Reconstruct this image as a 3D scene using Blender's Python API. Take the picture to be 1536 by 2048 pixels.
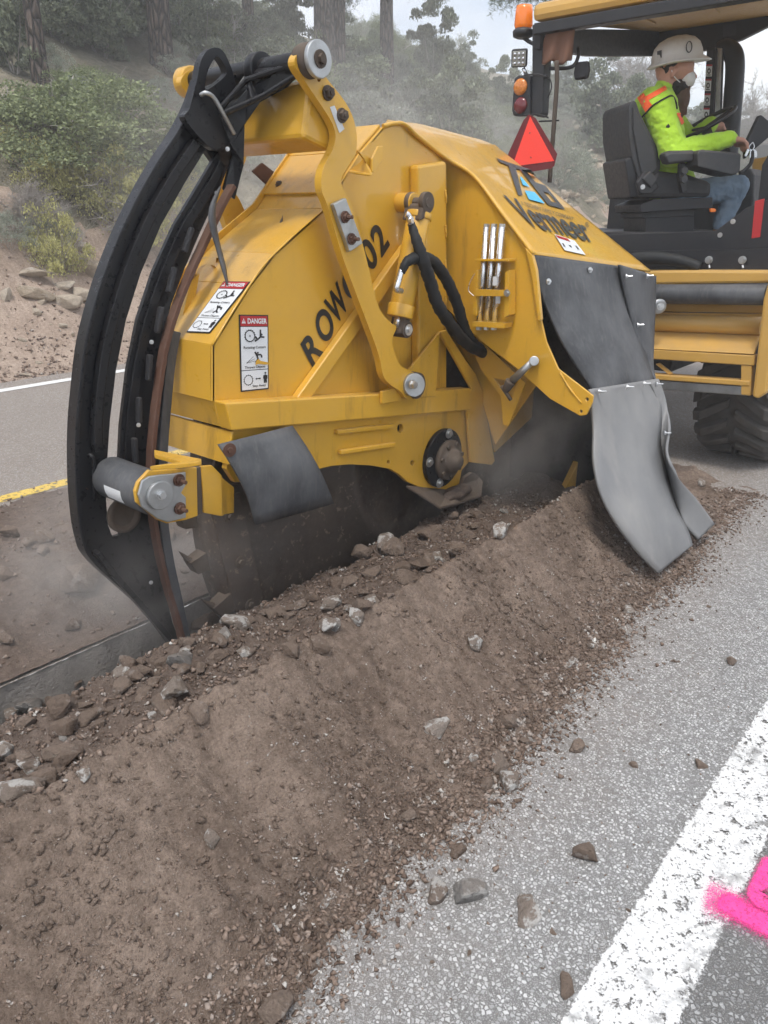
import bpy, bmesh, math, random
import numpy as np
from mathutils import Vector, Matrix, noise
from mathutils.geometry import tessellate_polygon
for o in list(bpy.data.objects): bpy.data.objects.remove(o)
random.seed(7); RNG = np.random.default_rng(11)
SC = bpy.context.scene; COL = SC.collection
# ------------------------------------------------------------------ camera
# world: X = direction of travel along the road, Y = to the left across the road, Z up; metres
F, VPX, VPY, CAMH = 1500.0, 2150.0, 430.0, 1.5
PITCH = math.atan((1024-VPY)/F)
AZ = math.atan((VPX-768)/(F*math.cos(PITCH)+(1024-VPY)*math.sin(PITCH)))
RT = Vector((math.sin(AZ), -math.cos(AZ), 0))
FW = Vector((math.cos(AZ)*math.cos(PITCH), math.sin(AZ)*math.cos(PITCH), -math.sin(PITCH)))
UP = RT.cross(FW); CAM = Vector((0, 0, CAMH))
cd = bpy.data.cameras.new('camera'); cam = bpy.data.objects.new('camera', cd); COL.objects.link(cam)
cd.sensor_fit = 'VERTICAL'; cd.sensor_height = 36; cd.lens = F/2048*36; cd.clip_start = 0.05; cd.clip_end = 2000
m3 = Matrix((RT, UP, -FW)).transposed(); cam.matrix_world = Matrix.Translation(CAM) @ m3.to_4x4()
SC.camera = cam
# ------------------------------------------------------------------ sky, sun, exposure
SUN_EL, SUN_AZ = math.radians(66), math.radians(205)     # veiled sun high behind the camera
wd = bpy.data.worlds.new('World'); SC.world = wd; wd.use_nodes = True
nt = wd.node_tree; nt.nodes.clear()
def wn(t, **k):
    n = nt.nodes.new(t)
    for a, b in k.items(): setattr(n, a, b)
    return n
wo = wn('ShaderNodeOutputWorld'); sky = wn('ShaderNodeTexSky', sky_type='NISHITA', sun_disc=False)
sky.sun_elevation = SUN_EL; sky.sun_rotation = math.pi/2 - SUN_AZ; sky.dust_density = 2.0
b1 = wn('ShaderNodeBackground'); b1.inputs[1].default_value = 0.11
b2 = wn('ShaderNodeBackground'); b2.inputs[1].default_value = 0.92
tc = wn('ShaderNodeTexCoord'); mp = wn('ShaderNodeMapping'); mp.inputs['Scale'].default_value = (1, 1, 2.2)
nz = wn('ShaderNodeTexNoise'); nz.inputs['Scale'].default_value = 3.1; nz.inputs['Detail'].default_value = 6; nz.inputs['Roughness'].default_value = 0.55
cr = wn('ShaderNodeValToRGB'); cr.color_ramp.elements[0].position = 0.36; cr.color_ramp.elements[0].color = (0.25, 0.25, 0.25, 1); cr.color_ramp.elements[1].position = 0.60
nz2 = wn('ShaderNodeTexNoise'); nz2.inputs['Scale'].default_value = 2.0; nz2.inputs['Detail'].default_value = 5
cc = wn('ShaderNodeValToRGB'); cc.color_ramp.elements[0].position = 0.35; cc.color_ramp.elements[0].color = (0.66, 0.71, 0.80, 1)
cc.color_ramp.elements[1].position = 0.62; cc.color_ramp.elements[1].color = (1.0, 1.0, 1.0, 1)
ms = wn('ShaderNodeMixShader'); L = nt.links.new
L(tc.outputs['Generated'], mp.inputs[0]); L(mp.outputs[0], nz.inputs['Vector']); L(mp.outputs[0], nz2.inputs['Vector'])
L(nz.outputs[0], cr.inputs[0]); L(nz2.outputs[0], cc.inputs[0]); L(cc.outputs[0], b2.inputs[0]); L(sky.outputs[0], b1.inputs[0])
L(cr.outputs[0], ms.inputs[0]); L(b1.outputs[0], ms.inputs[1]); L(b2.outputs[0], ms.inputs[2]); L(ms.outputs[0], wo.inputs[0])
sl = bpy.data.lights.new('sun', 'SUN'); sl.energy = 1.5; sl.angle = math.radians(12); sl.color = (1.0, 0.96, 0.9)
sun = bpy.data.objects.new('sun', sl); COL.objects.link(sun)
sd = Vector((math.cos(SUN_EL)*math.cos(SUN_AZ), math.cos(SUN_EL)*math.sin(SUN_AZ), math.sin(SUN_EL)))
sun.rotation_euler = sd.to_track_quat('Z', 'Y').to_euler(); sun.location = (0, 0, 20)
vs = SC.view_settings; vs.view_transform = 'Standard'; vs.look = 'None'; vs.exposure = 0.78; vs.gamma = 1.0; vs.use_curve_mapping = False
SC.render.engine = 'CYCLES'; cy = SC.cycles; cy.use_denoising = True
try: cy.denoiser = 'OPENIMAGEDENOISE'
except Exception: pass
cy.max_bounces = 5; cy.diffuse_bounces = 2; cy.glossy_bounces = 2; cy.transparent_max_bounces = 12; cy.volume_bounces = 2
cy.use_adaptive_sampling = True; cy.adaptive_threshold = 0.04; cy.adaptive_min_samples = 20; cy.volume_step_rate = 4.0; cy.volume_max_steps = 64; cy.caustics_reflective = False
# ------------------------------------------------------------------ measuring: pixel of the photograph -> point on a known plane
def ray(x, y): return FW + RT*((x-768)/F) - UP*((y-1024)/F)
def on(x, y, ax, v):
    d = ray(x, y); return CAM + d*((v-CAM[ax])/d[ax])
def P(x, y, Y): return on(x, y, 1, Y)
def PX(x, y, X): return on(x, y, 0, X)
def G(x, y, z=0.0): return on(x, y, 2, z)
def D(x, y, d): return CAM + ray(x, y)*d
def PP(x, y, a, b, c):                      # on the plane through three points
    n = (b-a).cross(c-a); d = ray(x, y); return CAM + d*((a-CAM).dot(n)/d.dot(n))
def PROJ(p):
    d = Vector(p)-CAM; z = d.dot(FW); return 768+F*d.dot(RT)/z, 1024-F*d.dot(UP)/z
def pxsize(p, px): return px*((Vector(p)-CAM).dot(FW))/F
# ------------------------------------------------------------------ material helpers
MATS = {}
class NT:
    def __init__(s, name):
        s.m = bpy.data.materials.new(name); s.m.use_nodes = True; s.t = s.m.node_tree; s.t.nodes.clear()
        s.out = s.n('ShaderNodeOutputMaterial'); s.b = s.n('ShaderNodeBsdfPrincipled'); s.l(s.b.outputs[0], s.out.inputs[0])
        MATS[name] = s.m
    def n(s, t, **k):
        n = s.t.nodes.new(t)
        for a, v in k.items():
            if a in n.inputs.keys() if isinstance(a, str) else False: n.inputs[a].default_value = v
            else: setattr(n, a, v)
        return n
    def l(s, a, b): s.t.links.new(a, b)
    def co(s, kind='Object'):
        if kind == 'World': return s.n('ShaderNodeNewGeometry').outputs['Position']
        return s.n('ShaderNodeTexCoord').outputs[kind]
    def noise(s, sc, det=3, ro=0.55, v=None, dist=0, scale=None):
        v = v if v is not None else s.co('World')
        if scale:
            mp = s.n('ShaderNodeMapping'); mp.inputs['Scale'].default_value = scale; s.l(v, mp.inputs[0]); v = mp.outputs[0]
        n = s.n('ShaderNodeTexNoise'); n.inputs['Scale'].default_value = sc; n.inputs['Detail'].default_value = det
        n.inputs['Roughness'].default_value = ro; n.inputs['Distortion'].default_value = dist; s.l(v, n.inputs['Vector']); return n.outputs[0]
    def voro(s, sc, feature='F1', v=None, rand=1.0):
        v = v if v is not None else s.co('World')
        n = s.n('ShaderNodeTexVoronoi', feature=feature); n.inputs['Scale'].default_value = sc; n.inputs['Randomness'].default_value = rand; s.l(v, n.inputs['Vector']); return n
    def ramp(s, f, *st, interp='LINEAR'):
        r = s.n('ShaderNodeValToRGB'); e = r.color_ramp; e.interpolation = interp
        while len(e.elements) < len(st): e.elements.new(0.5)
        for el, (p, c) in zip(e.elements, st):
            el.position = p; el.color = (c, c, c, 1) if isinstance(c, (int, float)) else (*c, 1)
        s.l(f, r.inputs[0]); return r.outputs[0]
    def mix(s, f, a, b, blend='MIX'):
        m = s.n('ShaderNodeMix', data_type='RGBA', blend_type=blend)
        for i, v in ((0, f), (6, a), (7, b)):
            if isinstance(v, (int, float)): m.inputs[i].default_value = v if i == 0 else (v, v, v, 1)
            elif isinstance(v, tuple): m.inputs[i].default_value = (*v, 1)
            else: s.l(v, m.inputs[i])
        return m.outputs[2]
    def math(s, op, a, b=0.0):
        m = s.n('ShaderNodeMath', operation=op)
        for i, v in ((0, a), (1, b)):
            if isinstance(v, (int, float)): m.inputs[i].default_value = v
            else: s.l(v, m.inputs[i])
        return m.outputs[0]
    def set(s, **k):
        nm = dict(col='Base Color', rough='Roughness', metal='Metallic', coat='Coat Weight', spec='Specular IOR Level', trans='Transmission Weight', alpha='Alpha', emit='Emission Color', estr='Emission Strength', coatr='Coat Roughness', sheen='Sheen Weight', sss='Subsurface Weight')
        for a, v in k.items():
            i = s.b.inputs[nm[a]]
            if isinstance(v, tuple): i.default_value = (*v, 1)
            elif isinstance(v, (int, float)): i.default_value = v
            else: s.l(v, i)
        return s
    def bump(s, h, st=0.3, d=0.01):
        b = s.n('ShaderNodeBump'); b.inputs['Strength'].default_value = st; b.inputs['Distance'].default_value = d
        s.l(h, b.inputs['Height']); s.l(b.outputs[0], s.b.inputs['Normal']); return s
    def up(s):
        g = s.n('ShaderNodeNewGeometry'); x = s.n('ShaderNodeSeparateXYZ'); s.l(g.outputs['Normal'], x.inputs[0]); return x.outputs[2]
    def rnd(s): return s.n('ShaderNodeObjectInfo').outputs['Random']
DUST = (0.30, 0.23, 0.17)
def paint(name, col, rough=0.35, var=0.12, dust=0.35, chips=0.0, coat=0.0, spec=0.5, chipcol=(0.10, 0.06, 0.045), bumpy=0.0):
    t = NT(name); n1 = t.noise(3.0, 5); n2 = t.noise(45, 3)
    c = t.mix(t.ramp(n1, (0.3, 0.0), (0.7, var)), col, tuple(x*0.72 for x in col))
    dm = t.math('MULTIPLY', t.ramp(t.up(), (0.05, 0.28), (0.9, 1.0)), t.ramp(t.noise(7, 6, 0.65), (0.3, 0.25), (0.75, 1.0)))
    c = t.mix(t.math('MULTIPLY', dm, dust), c, DUST)
    if chips:
        cm = t.ramp(t.noise(26, 8, 0.75), (0.70-chips*0.1, 0.0), (0.72-chips*0.1, 1.0))
        c = t.mix(cm, c, chipcol)
    if chips and col[0] > 0.4:      # grease runs and scuffs on the yellow panels
        c = t.mix(t.math('MULTIPLY', t.ramp(t.noise(9, 6, 0.7, scale=(1, 1, 0.16)), (0.55, 0.0), (0.70, 0.6)), t.ramp(t.noise(1.9, 3), (0.40, 0.0), (0.58, 1.0))), c, (0.20, 0.12, 0.035))
        c = t.mix(t.ramp(t.noise(5, 8, 0.75, scale=(0.25, 1, 1.6)), (0.66, 0.0), (0.69, 0.5)), c, tuple(min(1, x*1.25+0.04) for x in col))
    t.set(col=c, rough=t.ramp(n2, (0.2, max(0.05, rough-0.1)), (0.8, min(1, rough+0.15))), coat=coat, spec=spec)
    if bumpy: t.bump(t.noise(5.5, 2), bumpy, 0.02)
    return t.m
def metal(name, col, rough=0.35, var=0.3, dust=0.2, sc=12):
    t = NT(name); c = t.mix(t.ramp(t.noise(sc, 6, 0.65), (0.35, 0.0), (0.7, var)), col, tuple(x*0.5 for x in col)); c = t.mix(t.math('MULTIPLY', t.noise(30, 4), dust), c, DUST)
    t.set(col=c, metal=0.9, rough=t.ramp(t.noise(30, 4), (0.2, rough-0.1), (0.8, rough+0.2))); return t.m
def flat(name, col, rough=0.6, **k): t = NT(name); t.set(col=col, rough=rough, **k); return t.m
YEL = paint('yellow_paint', (0.72, 0.395, 0.028), 0.33, 0.35, 0.36, chips=0.2, coat=0.3, chipcol=(0.22, 0.12, 0.04), bumpy=0.04)
YELT = paint('pale_yellow_paint', (0.66, 0.38, 0.08), 0.42, 0.2, 0.5)
BLK = paint('black_paint', (0.009, 0.010, 0.013), 0.30, 0.3, 0.05, chips=0.25, chipcol=(0.12, 0.06, 0.035), spec=0.3)
BLKT = paint('tractor_black', (0.012, 0.014, 0.019), 0.45, 0.3, 0.14)
PLAS = paint('grey_plastic', (0.030, 0.035, 0.042), 0.6, 0.3, 0.30)
STEEL = metal('bright_steel', (0.72, 0.74, 0.76), 0.32)
ZINC = metal('zinc_plate', (0.56, 0.585, 0.60), 0.42, 0.55, 0.25, 9)
CHROME = metal('chrome_rod', (0.80, 0.82, 0.85), 0.2, 0.15, 0.05)
RUST = paint('rusty_steel', (0.105, 0.045, 0.028), 0.8, 0.6, 0.3, chips=0.6, chipcol=(0.05, 0.03, 0.025))
DIRTY = paint('greasy_steel', (0.075, 0.055, 0.042), 0.75, 0.5, 0.4, chips=0.4, chipcol=(0.03, 0.025, 0.02), bumpy=0.2)
DARKST = paint('dark_wheel_steel', (0.055, 0.042, 0.036), 0.55, 1.0, 0.8, chips=1.1, chipcol=(0.20, 0.15, 0.115), bumpy=0.4)
t = NT('rubber_sheet')
c = t.mix(t.ramp(t.noise(4, 6, 0.6), (0.35, 0.0), (0.7, 1.0)), (0.045, 0.047, 0.052), (0.125, 0.128, 0.135)); c = t.mix(t.ramp(t.noise(60, 4, 0.7, scale=(1, 1, 0.12)), (0.5, 0), (0.75, 0.35)), c, (0.2, 0.19, 0.18))
t.set(col=c, rough=0.62).bump(t.noise(3, 3), 0.15, 0.03); RUB = t.m
t = NT('dusty_rubber')
c = t.mix(t.ramp(t.noise(2.5, 6, 0.6), (0.3, 0.0), (0.7, 1.0)), (0.155, 0.158, 0.165), (0.27, 0.265, 0.26)); c = t.mix(t.ramp(t.noise(5, 5, 0.7, scale=(1, 1, 0.3)), (0.55, 0), (0.75, 0.5)), c, (0.33, 0.31, 0.29))
t.set(col=c, rough=0.5).bump(t.noise(3, 3), 0.15, 0.03); RUBD = t.m
t = NT('tyre_rubber'); t.set(col=t.mix(t.noise(9, 5), (0.03, 0.03, 0.032), (0.12, 0.105, 0.09)), rough=0.85); TYRE = t.m
HOSE = flat('hose_sleeve', (0.010, 0.011, 0.012), 0.7)
DECB = flat('decal_black', (0.016, 0.016, 0.017), 0.45); DECW = flat('decal_white', (0.74, 0.76, 0.78), 0.4); DECR = flat('decal_red', (0.45, 0.025, 0.03), 0.4)
DECG = flat('decal_grey', (0.060, 0.062, 0.066), 0.42); DECC = flat('decal_sky_blue', (0.10, 0.50, 0.78), 0.4); TAPE = flat('white_tape', (0.72, 0.73, 0.74), 0.5)
# ------------------------------------------------------------------ object helpers
def link(name, me, mat=None, parent=None):
    o = bpy.data.objects.new(name, me); COL.objects.link(o)
    if mat is not None and me is not None: me.materials.append(mat)
    if parent is not None: o.parent = parent
    return o
def tag(o, label=None, cat=None, group=None, kind=None):
    if label: o['label'] = label
    if cat: o['category'] = cat
    if group: o['group'] = group
    if kind: o['kind'] = kind
    return o
def empty(name, loc=(0, 0, 0)):
    o = bpy.data.objects.new(name, None); COL.objects.link(o); o.location = loc; o.empty_display_size = 0.1; return o
def kid(o, parent):                       # parent keeping the world placement (parents sit unrotated at their base)
    o.parent = parent; o.matrix_parent_inverse = parent.matrix_world.inverted() if parent.type != 'EMPTY' else Matrix.Translation(-parent.location); return o
def mesh_np(name, v, f, smooth=False):
    me = bpy.data.meshes.new(name); v = np.asarray(v, np.float32); f = np.asarray(f, np.int32); n, k = f.shape
    me.vertices.add(len(v)); me.vertices.foreach_set('co', v.ravel()); me.loops.add(n*k); me.loops.foreach_set('vertex_index', f.ravel())
    me.polygons.add(n); me.polygons.foreach_set('loop_start', np.arange(0, n*k, k, dtype=np.int32))
    if smooth: me.polygons.foreach_set('use_smooth', np.ones(n, bool))
    me.update(calc_edges=True); return me
def bm_obj(name, bm, mat, parent=None, bev=0.0, smooth=False, seg=2):
    bmesh.ops.remove_doubles(bm, verts=bm.verts, dist=1e-5)
    bmesh.ops.recalc_face_normals(bm, faces=bm.faces)
    me = bpy.data.meshes.new(name); bm.to_mesh(me); bm.free()
    if smooth: me.polygons.foreach_set('use_smooth', [True]*len(me.polygons))
    o = link(name, me, mat)
    if parent is not None: kid(o, parent)
    if bev:
        b = o.modifiers.new('bevel', 'BEVEL'); b.width = bev; b.segments = seg; b.limit_method = 'ANGLE'; b.angle_limit = 0.6
    return o
def V(p): return Vector(p)
def plate(name, pts, thick, mat, parent=None, holes=(), bev=0.003):
    """flat plate: outline pts (3-D, roughly coplanar) pushed along vector thick"""
    thick = V(thick); loops = [[V(p) for p in pts]] + [[V(p) for p in h] for h in holes]
    n = sum((loops[0][i].cross(loops[0][(i+1) % len(loops[0])]) for i in range(len(loops[0]))), Vector()).normalized()
    ax = n.orthogonal().normalized(); ay = n.cross(ax)
    flat2 = [[Vector((p.dot(ax), p.dot(ay), 0)) for p in lp] for lp in loops]
    tris = tessellate_polygon(flat2); allp = [p for lp in loops for p in lp]
    bm = bmesh.new(); a = [bm.verts.new(p) for p in allp]; b = [bm.verts.new(p+thick) for p in allp]
    for t_ in tris:
        try: bm.faces.new([a[i] for i in t_]); bm.faces.new([b[i] for i in reversed(t_)])
        except ValueError: pass
    k = 0
    for lp in loops:
        m = len(lp)
        for i in range(m):
            j = (i+1) % m
            try: bm.faces.new((a[k+i], a[k+j], b[k+j], b[k+i]))
            except ValueError: pass
        k += m
    bmesh.ops.dissolve_limit(bm, angle_limit=0.01, verts=bm.verts, edges=bm.edges) if not holes else None
    return bm_obj(name, bm, mat, parent, bev)
def ppl(name, px, Y, th, mat, parent=None, holes=(), bev=0.003):
    return plate(name, [P(x, y, Y) for x, y in px], (0, th, 0), mat, parent, [[P(x, y, Y) for x, y in h] for h in holes], bev)
def ppx(name, px, X, th, mat, parent=None, holes=(), bev=0.003):
    return plate(name, [PX(x, y, X) for x, y in px], (th, 0, 0), mat, parent, [[PX(x, y, X) for x, y in h] for h in holes], bev)
def frame_of(d):
    d = d.normalized(); a = d.orthogonal().normalized(); return a, d.cross(a)
def cyl(name, p0, p1, r0, mat, parent=None, r1=None, seg=24, bev=0.0, roll=0.0):
    p0, p1 = V(p0), V(p1); r1 = r0 if r1 is None else r1; a, b = frame_of(p1-p0); bm = bmesh.new(); R0, R1 = [], []
    for i in range(seg):
        t_ = 2*math.pi*i/seg + roll; d = a*math.cos(t_)+b*math.sin(t_); R0.append(bm.verts.new(p0+d*r0)); R1.append(bm.verts.new(p1+d*r1))
    for i in range(seg):
        j = (i+1) % seg; f = bm.faces.new((R0[i], R0[j], R1[j], R1[i])); f.smooth = seg > 8
    bm.faces.new(R0[::-1]); bm.faces.new(R1)
    return bm_obj(name, bm, mat, parent, bev)
def smooth_path(pts, n=8):
    pts = [V(p) for p in pts]; out = []
    for i in range(len(pts)-1):
        p0 = pts[max(i-1, 0)]; p1 = pts[i]; p2 = pts[i+1]; p3 = pts[min(i+2, len(pts)-1)]
        for k in range(n):
            t_ = k/n; out.append(0.5*((2*p1)+(p2-p0)*t_+(2*p0-5*p1+4*p2-p3)*t_*t_+(3*p1-p0-3*p2+p3)*t_**3))
    out.append(pts[-1]); return out
def tube(name, pts, r, mat, parent=None, seg=12, n=8, cap=True, wob=0.0):
    pts = smooth_path(pts, n) if n > 1 else [V(p) for p in pts]; bm = bmesh.new(); rings = []; a = None
    for i, p in enumerate(pts):
        d = (pts[min(i+1, len(pts)-1)]-pts[max(i-1, 0)]).normalized()
        a = d.orthogonal().normalized() if a is None else (a-d*a.dot(d)).normalized(); b = d.cross(a)
        rr = r(i/(len(pts)-1)) if callable(r) else r; rr *= 1+wob*math.sin(i*1.9)*math.sin(i*0.7)
        rings.append([bm.verts.new(p+(a*math.cos(2*math.pi*k/seg)+b*math.sin(2*math.pi*k/seg))*rr) for k in range(seg)])
    for q, w in zip(rings, rings[1:]):
        for k in range(seg):
            f = bm.faces.new((q[k], q[(k+1) % seg], w[(k+1) % seg], w[k])); f.smooth = True
    if cap: bm.faces.new(rings[0][::-1]); bm.faces.new(rings[-1])
    return bm_obj(name, bm, mat, parent)
def box(name, c, ax, ay, az, mat, parent=None, bev=0.006, taper=1.0):
    """box about centre c with half-axes ax ay az (vectors)"""
    c, ax, ay, az = V(c), V(ax), V(ay), V(az); bm = bmesh.new(); vs_ = []
    for sz in (-1, 1):
        k = taper if sz > 0 else 1.0
        for sx, sy in ((-1, -1), (1, -1), (1, 1), (-1, 1)): vs_.append(bm.verts.new(c+ax*sx*k+ay*sy*k+az*sz))
    for f in ((3, 2, 1, 0), (4, 5, 6, 7), (0, 1, 5, 4), (1, 2, 6, 5), (2, 3, 7, 6), (3, 0, 4, 7)): bm.faces.new([vs_[i] for i in f])
    return bm_obj(name, bm, mat, parent, bev)
def abox(name, x0, x1, y0, y1, z0, z1, mat, parent=None, bev=0.006):
    return box(name, ((x0+x1)/2, (y0+y1)/2, (z0+z1)/2), ((x1-x0)/2, 0, 0), (0, (y1-y0)/2, 0), (0, 0, (z1-z0)/2), mat, parent, bev)
def loft(name, rows, mat, parent=None, thick=0.0, smooth=True, bev=0.0, sub=0):
    """sheet through rows of points"""
    bm = bmesh.new(); R = [[bm.verts.new(V(p)) for p in r] for r in rows]
    for a, b in zip(R, R[1:]):
        for i in range(len(a)-1): f = bm.faces.new((a[i], a[i+1], b[i+1], b[i])); f.smooth = smooth
    me = bpy.data.meshes.new(name); bm.to_mesh(me); bm.free(); o = link(name, me, mat)
    if parent is not None: kid(o, parent)
    if sub: s = o.modifiers.new('sub', 'SUBSURF'); s.levels = s.render_levels = sub
    if thick: s = o.modifiers.new('solid', 'SOLIDIFY'); s.thickness = abs(thick); s.offset = 1 if thick > 0 else -1
    return o
def lathe(name, p0, axis, prof, mat, parent=None, seg=32, smooth=True, sc=None):
    """prof: list of (along, radius)"""
    p0, axis = V(p0), V(axis).normalized(); a, b = frame_of(axis); bm = bmesh.new(); R = []
    for h, r in prof: R.append([bm.verts.new(p0+axis*h+(a*math.cos(2*math.pi*k/seg)+b*math.sin(2*math.pi*k/seg))*max(r, 1e-4)) for k in range(seg)])
    for q, w in zip(R, R[1:]):
        for k in range(seg): f = bm.faces.new((q[k], q[(k+1) % seg], w[(k+1) % seg], w[k])); f.smooth = smooth
    bm.faces.new(R[0][::-1]); bm.faces.new(R[-1])
    return bm_obj(name, bm, mat, parent)
def bolt(p, n, r, parent, mat=None, washer=True, stud=0.0, wr=1.8):
    """hex bolt head with washer, pointing along n, as one part"""
    p, n = V(p), V(n).normalized(); a, b = frame_of(n); bm = bmesh.new()
    def ring(h0, h1, rad, seg):
        A = [bm.verts.new(p+n*h0+(a*math.cos(2*math.pi*k/seg)+b*math.sin(2*math.pi*k/seg))*rad) for k in range(seg)]
        B = [bm.verts.new(p+n*h1+(a*math.cos(2*math.pi*k/seg)+b*math.sin(2*math.pi*k/seg))*rad) for k in range(seg)]
        for k in range(seg): bm.faces.new((A[k], A[(k+1) % seg], B[(k+1) % seg], B[k]))
        bm.faces.new(A[::-1]); bm.faces.new(B)
    if washer: ring(-0.001, r*0.3, r*wr, 20)
    ring(r*0.28, r*1.15, r, 6)
    if stud: ring(r*1.1, r*1.1+stud, r*0.5, 12)
    bm.normal_update(); me = bpy.data.meshes.new('bolt'); bm.to_mesh(me); bm.free(); o = link('bolt', me, mat or STEEL)
    if parent is not None: kid(o, parent)
    return o
FONT_CACHE = {}
def text(name, s, o0, ux, uy, mat, parent, off=0.0, th=0.0, fit=True, xs=1.0):
    """lettering as thin geometry: baseline starts at o0, ux = full text width vector, uy = capital height vector"""
    cu = bpy.data.curves.new('t', 'FONT'); cu.body = s; cu.offset = off; cu.space_character = xs; ob = bpy.data.objects.new('t', cu); COL.objects.link(ob)
    bpy.context.view_layer.update(); dg = bpy.context.evaluated_depsgraph_get(); me = bpy.data.meshes.new_from_object(ob.evaluated_get(dg)); bpy.data.objects.remove(ob)
    n = len(me.vertices); co = np.empty(n*3, np.float32); me.vertices.foreach_get('co', co); co = co.reshape(-1, 3)
    w = co[:, 0].max()-co[:, 0].min(); x = (co[:, 0]-co[:, 0].min())/w; y = co[:, 1]/0.69
    o0, ux, uy = np.array(o0), np.array(ux), np.array(uy); out = o0+x[:, None]*ux+y[:, None]*uy
    me.vertices.foreach_set('co', out.astype(np.float32).ravel()); me.name = name; me.update(); ob = link(name, me, mat); kid(ob, parent); return ob
class Dec:
    """flat print on a quad face: corners bl, br, tr, tl; lifts each layer off the surface along n"""
    def __init__(s, bl, br, tr, tl, parent, name='warning_label', base=None):
        s.q = [V(p) for p in (bl, br, tr, tl)]; s.n = (s.q[1]-s.q[0]).cross(s.q[3]-s.q[0]).normalized(); s.lay = 0.0015
        s.root = s.poly([(0, 0), (1, 0), (1, 1), (0, 1)], base or DECB, 0, name, parent)
    def pt(s, u, v, k=0):
        a, b, c, d = s.q; return a*(1-u)*(1-v)+b*u*(1-v)+c*u*v+d*(1-u)*v+s.n*(0.0012+k*s.lay)
    def poly(s, uv, mat, k, name, parent=None):
        bm = bmesh.new(); vs_ = [bm.verts.new(s.pt(u, v, k)) for u, v in uv]; tri = tessellate_polygon([[Vector((u, v, 0)) for u, v in uv]])
        for t_ in tri:
            try: bm.faces.new([vs_[i] for i in t_])
            except ValueError: pass
        bmesh.ops.recalc_face_normals(bm, faces=bm.faces); me = bpy.data.meshes.new(name); bm.to_mesh(me); bm.free(); o = link(name, me, mat); kid(o, parent or s.root); return o
    def ring(s, u, v, ru, rv, w, mat, k, name, n=20, teeth=0):
        bm = bmesh.new(); A, B = [], []; m = n*2 if teeth else n
        for i in range(m):
            t_ = 2*math.pi*i/m; e = 1.0+(0.16 if teeth and i % 2 else 0.0)
            A.append(bm.verts.new(s.pt(u+ru*e*math.cos(t_), v+rv*e*math.sin(t_), k))); B.append(bm.verts.new(s.pt(u+ru*(1-w)*math.cos(t_), v+rv*(1-w)*math.sin(t_), k)))
        for i in range(m): bm.faces.new((A[i], A[(i+1) % m], B[(i+1) % m], B[i]))
        me = bpy.data.meshes.new(name); bm.to_mesh(me); bm.free(); o = link(name, me, mat); kid(o, s.root); return o
    def line(s, pts, w, mat, k, name, asp=1.0):
        bm = bmesh.new()
        for (u0, v0), (u1, v1) in zip(pts, pts[1:]):
            du, dv = (u1-u0), (v1-v0)*asp; l_ = math.hypot(du, dv) or 1; nu, nv = -dv/l_*w/2, du/l_*w/2/asp
            bm.faces.new([bm.verts.new(s.pt(*q, k)) for q in ((u0+nu, v0+nv), (u1+nu, v1+nv), (u1-nu, v1-nv), (u0-nu, v0-nv))])
        me = bpy.data.meshes.new(name); bm.to_mesh(me); bm.free(); o = link(name, me, mat); kid(o, s.root); return o
    def text(s, name, body, u, v, wu, hv, mat, k, off=0.0):
        o = s.pt(u, v, k); return text(name, body, o, s.pt(u+wu, v, k)-o, s.pt(u, v+hv, k)-o, mat, s.root, off)
# ================================================================== GROUND MATERIALS
def asphalt_nodes(t, chip_lo=0.10, chip_hi=0.46, matrix=0.105, scale=112):
    w = t.co('World')
    dis = t.n('ShaderNodeVectorMath', operation='ADD'); t.l(w, dis.inputs[0])
    nn = t.n('ShaderNodeTexNoise'); nn.inputs['Scale'].default_value = 90; t.l(w, nn.inputs['Vector'])
    sc_ = t.n('ShaderNodeVectorMath', operation='SCALE'); sc_.inputs['Scale'].default_value = 0.006; t.l(nn.outputs['Color'], sc_.inputs[0]); t.l(sc_.outputs[0], dis.inputs[1])
    v1 = t.voro(scale, 'DISTANCE_TO_EDGE', dis.outputs[0]); v1c = t.voro(scale, 'F1', dis.outputs[0]); v2 = t.voro(scale*2.1, 'DISTANCE_TO_EDGE', dis.outputs[0]); v2c = t.voro(scale*2.1, 'F1', dis.outputs[0])
    g1 = t.n('ShaderNodeRGBToBW'); t.l(v1c.outputs['Color'], g1.inputs[0]); g2 = t.n('ShaderNodeRGBToBW'); t.l(v2c.outputs['Color'], g2.inputs[0])
    big = t.ramp(t.noise(1.3, 5, 0.6), (0.3, 0.0), (0.72, 1.0))
    chip1 = t.ramp(g1.outputs[0], (0.1, chip_lo), (0.45, chip_hi*0.62), (0.85, chip_hi)); chip2 = t.ramp(g2.outputs[0], (0.15, chip_lo), (0.8, chip_hi*0.8))
    m1 = t.math('MULTIPLY', t.ramp(v1.outputs['Distance'], (0.10, 0.0), (0.20, 1.0)), t.ramp(g1.outputs[0], (0.32, 0.0), (0.40, 1.0)))
    m2 = t.ramp(v2.outputs['Distance'], (0.08, 0.0), (0.2, 1.0))
    c = t.mix(m2, (matrix, matrix*0.985, matrix*0.96), t.mix(0.55, chip2, (matrix*1.7, matrix*1.66, matrix*1.6))); c = t.mix(m1, c, chip1)
    c = t.mix(t.math('MULTIPLY', big, 0.35), c, t.mix(1.0, c, (0.62, 0.61, 0.60), 'MULTIPLY'))
    h = t.math('ADD', t.math('MULTIPLY', m1, 1.0), t.math('MULTIPLY', m2, 0.5))
    return c, h
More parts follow.
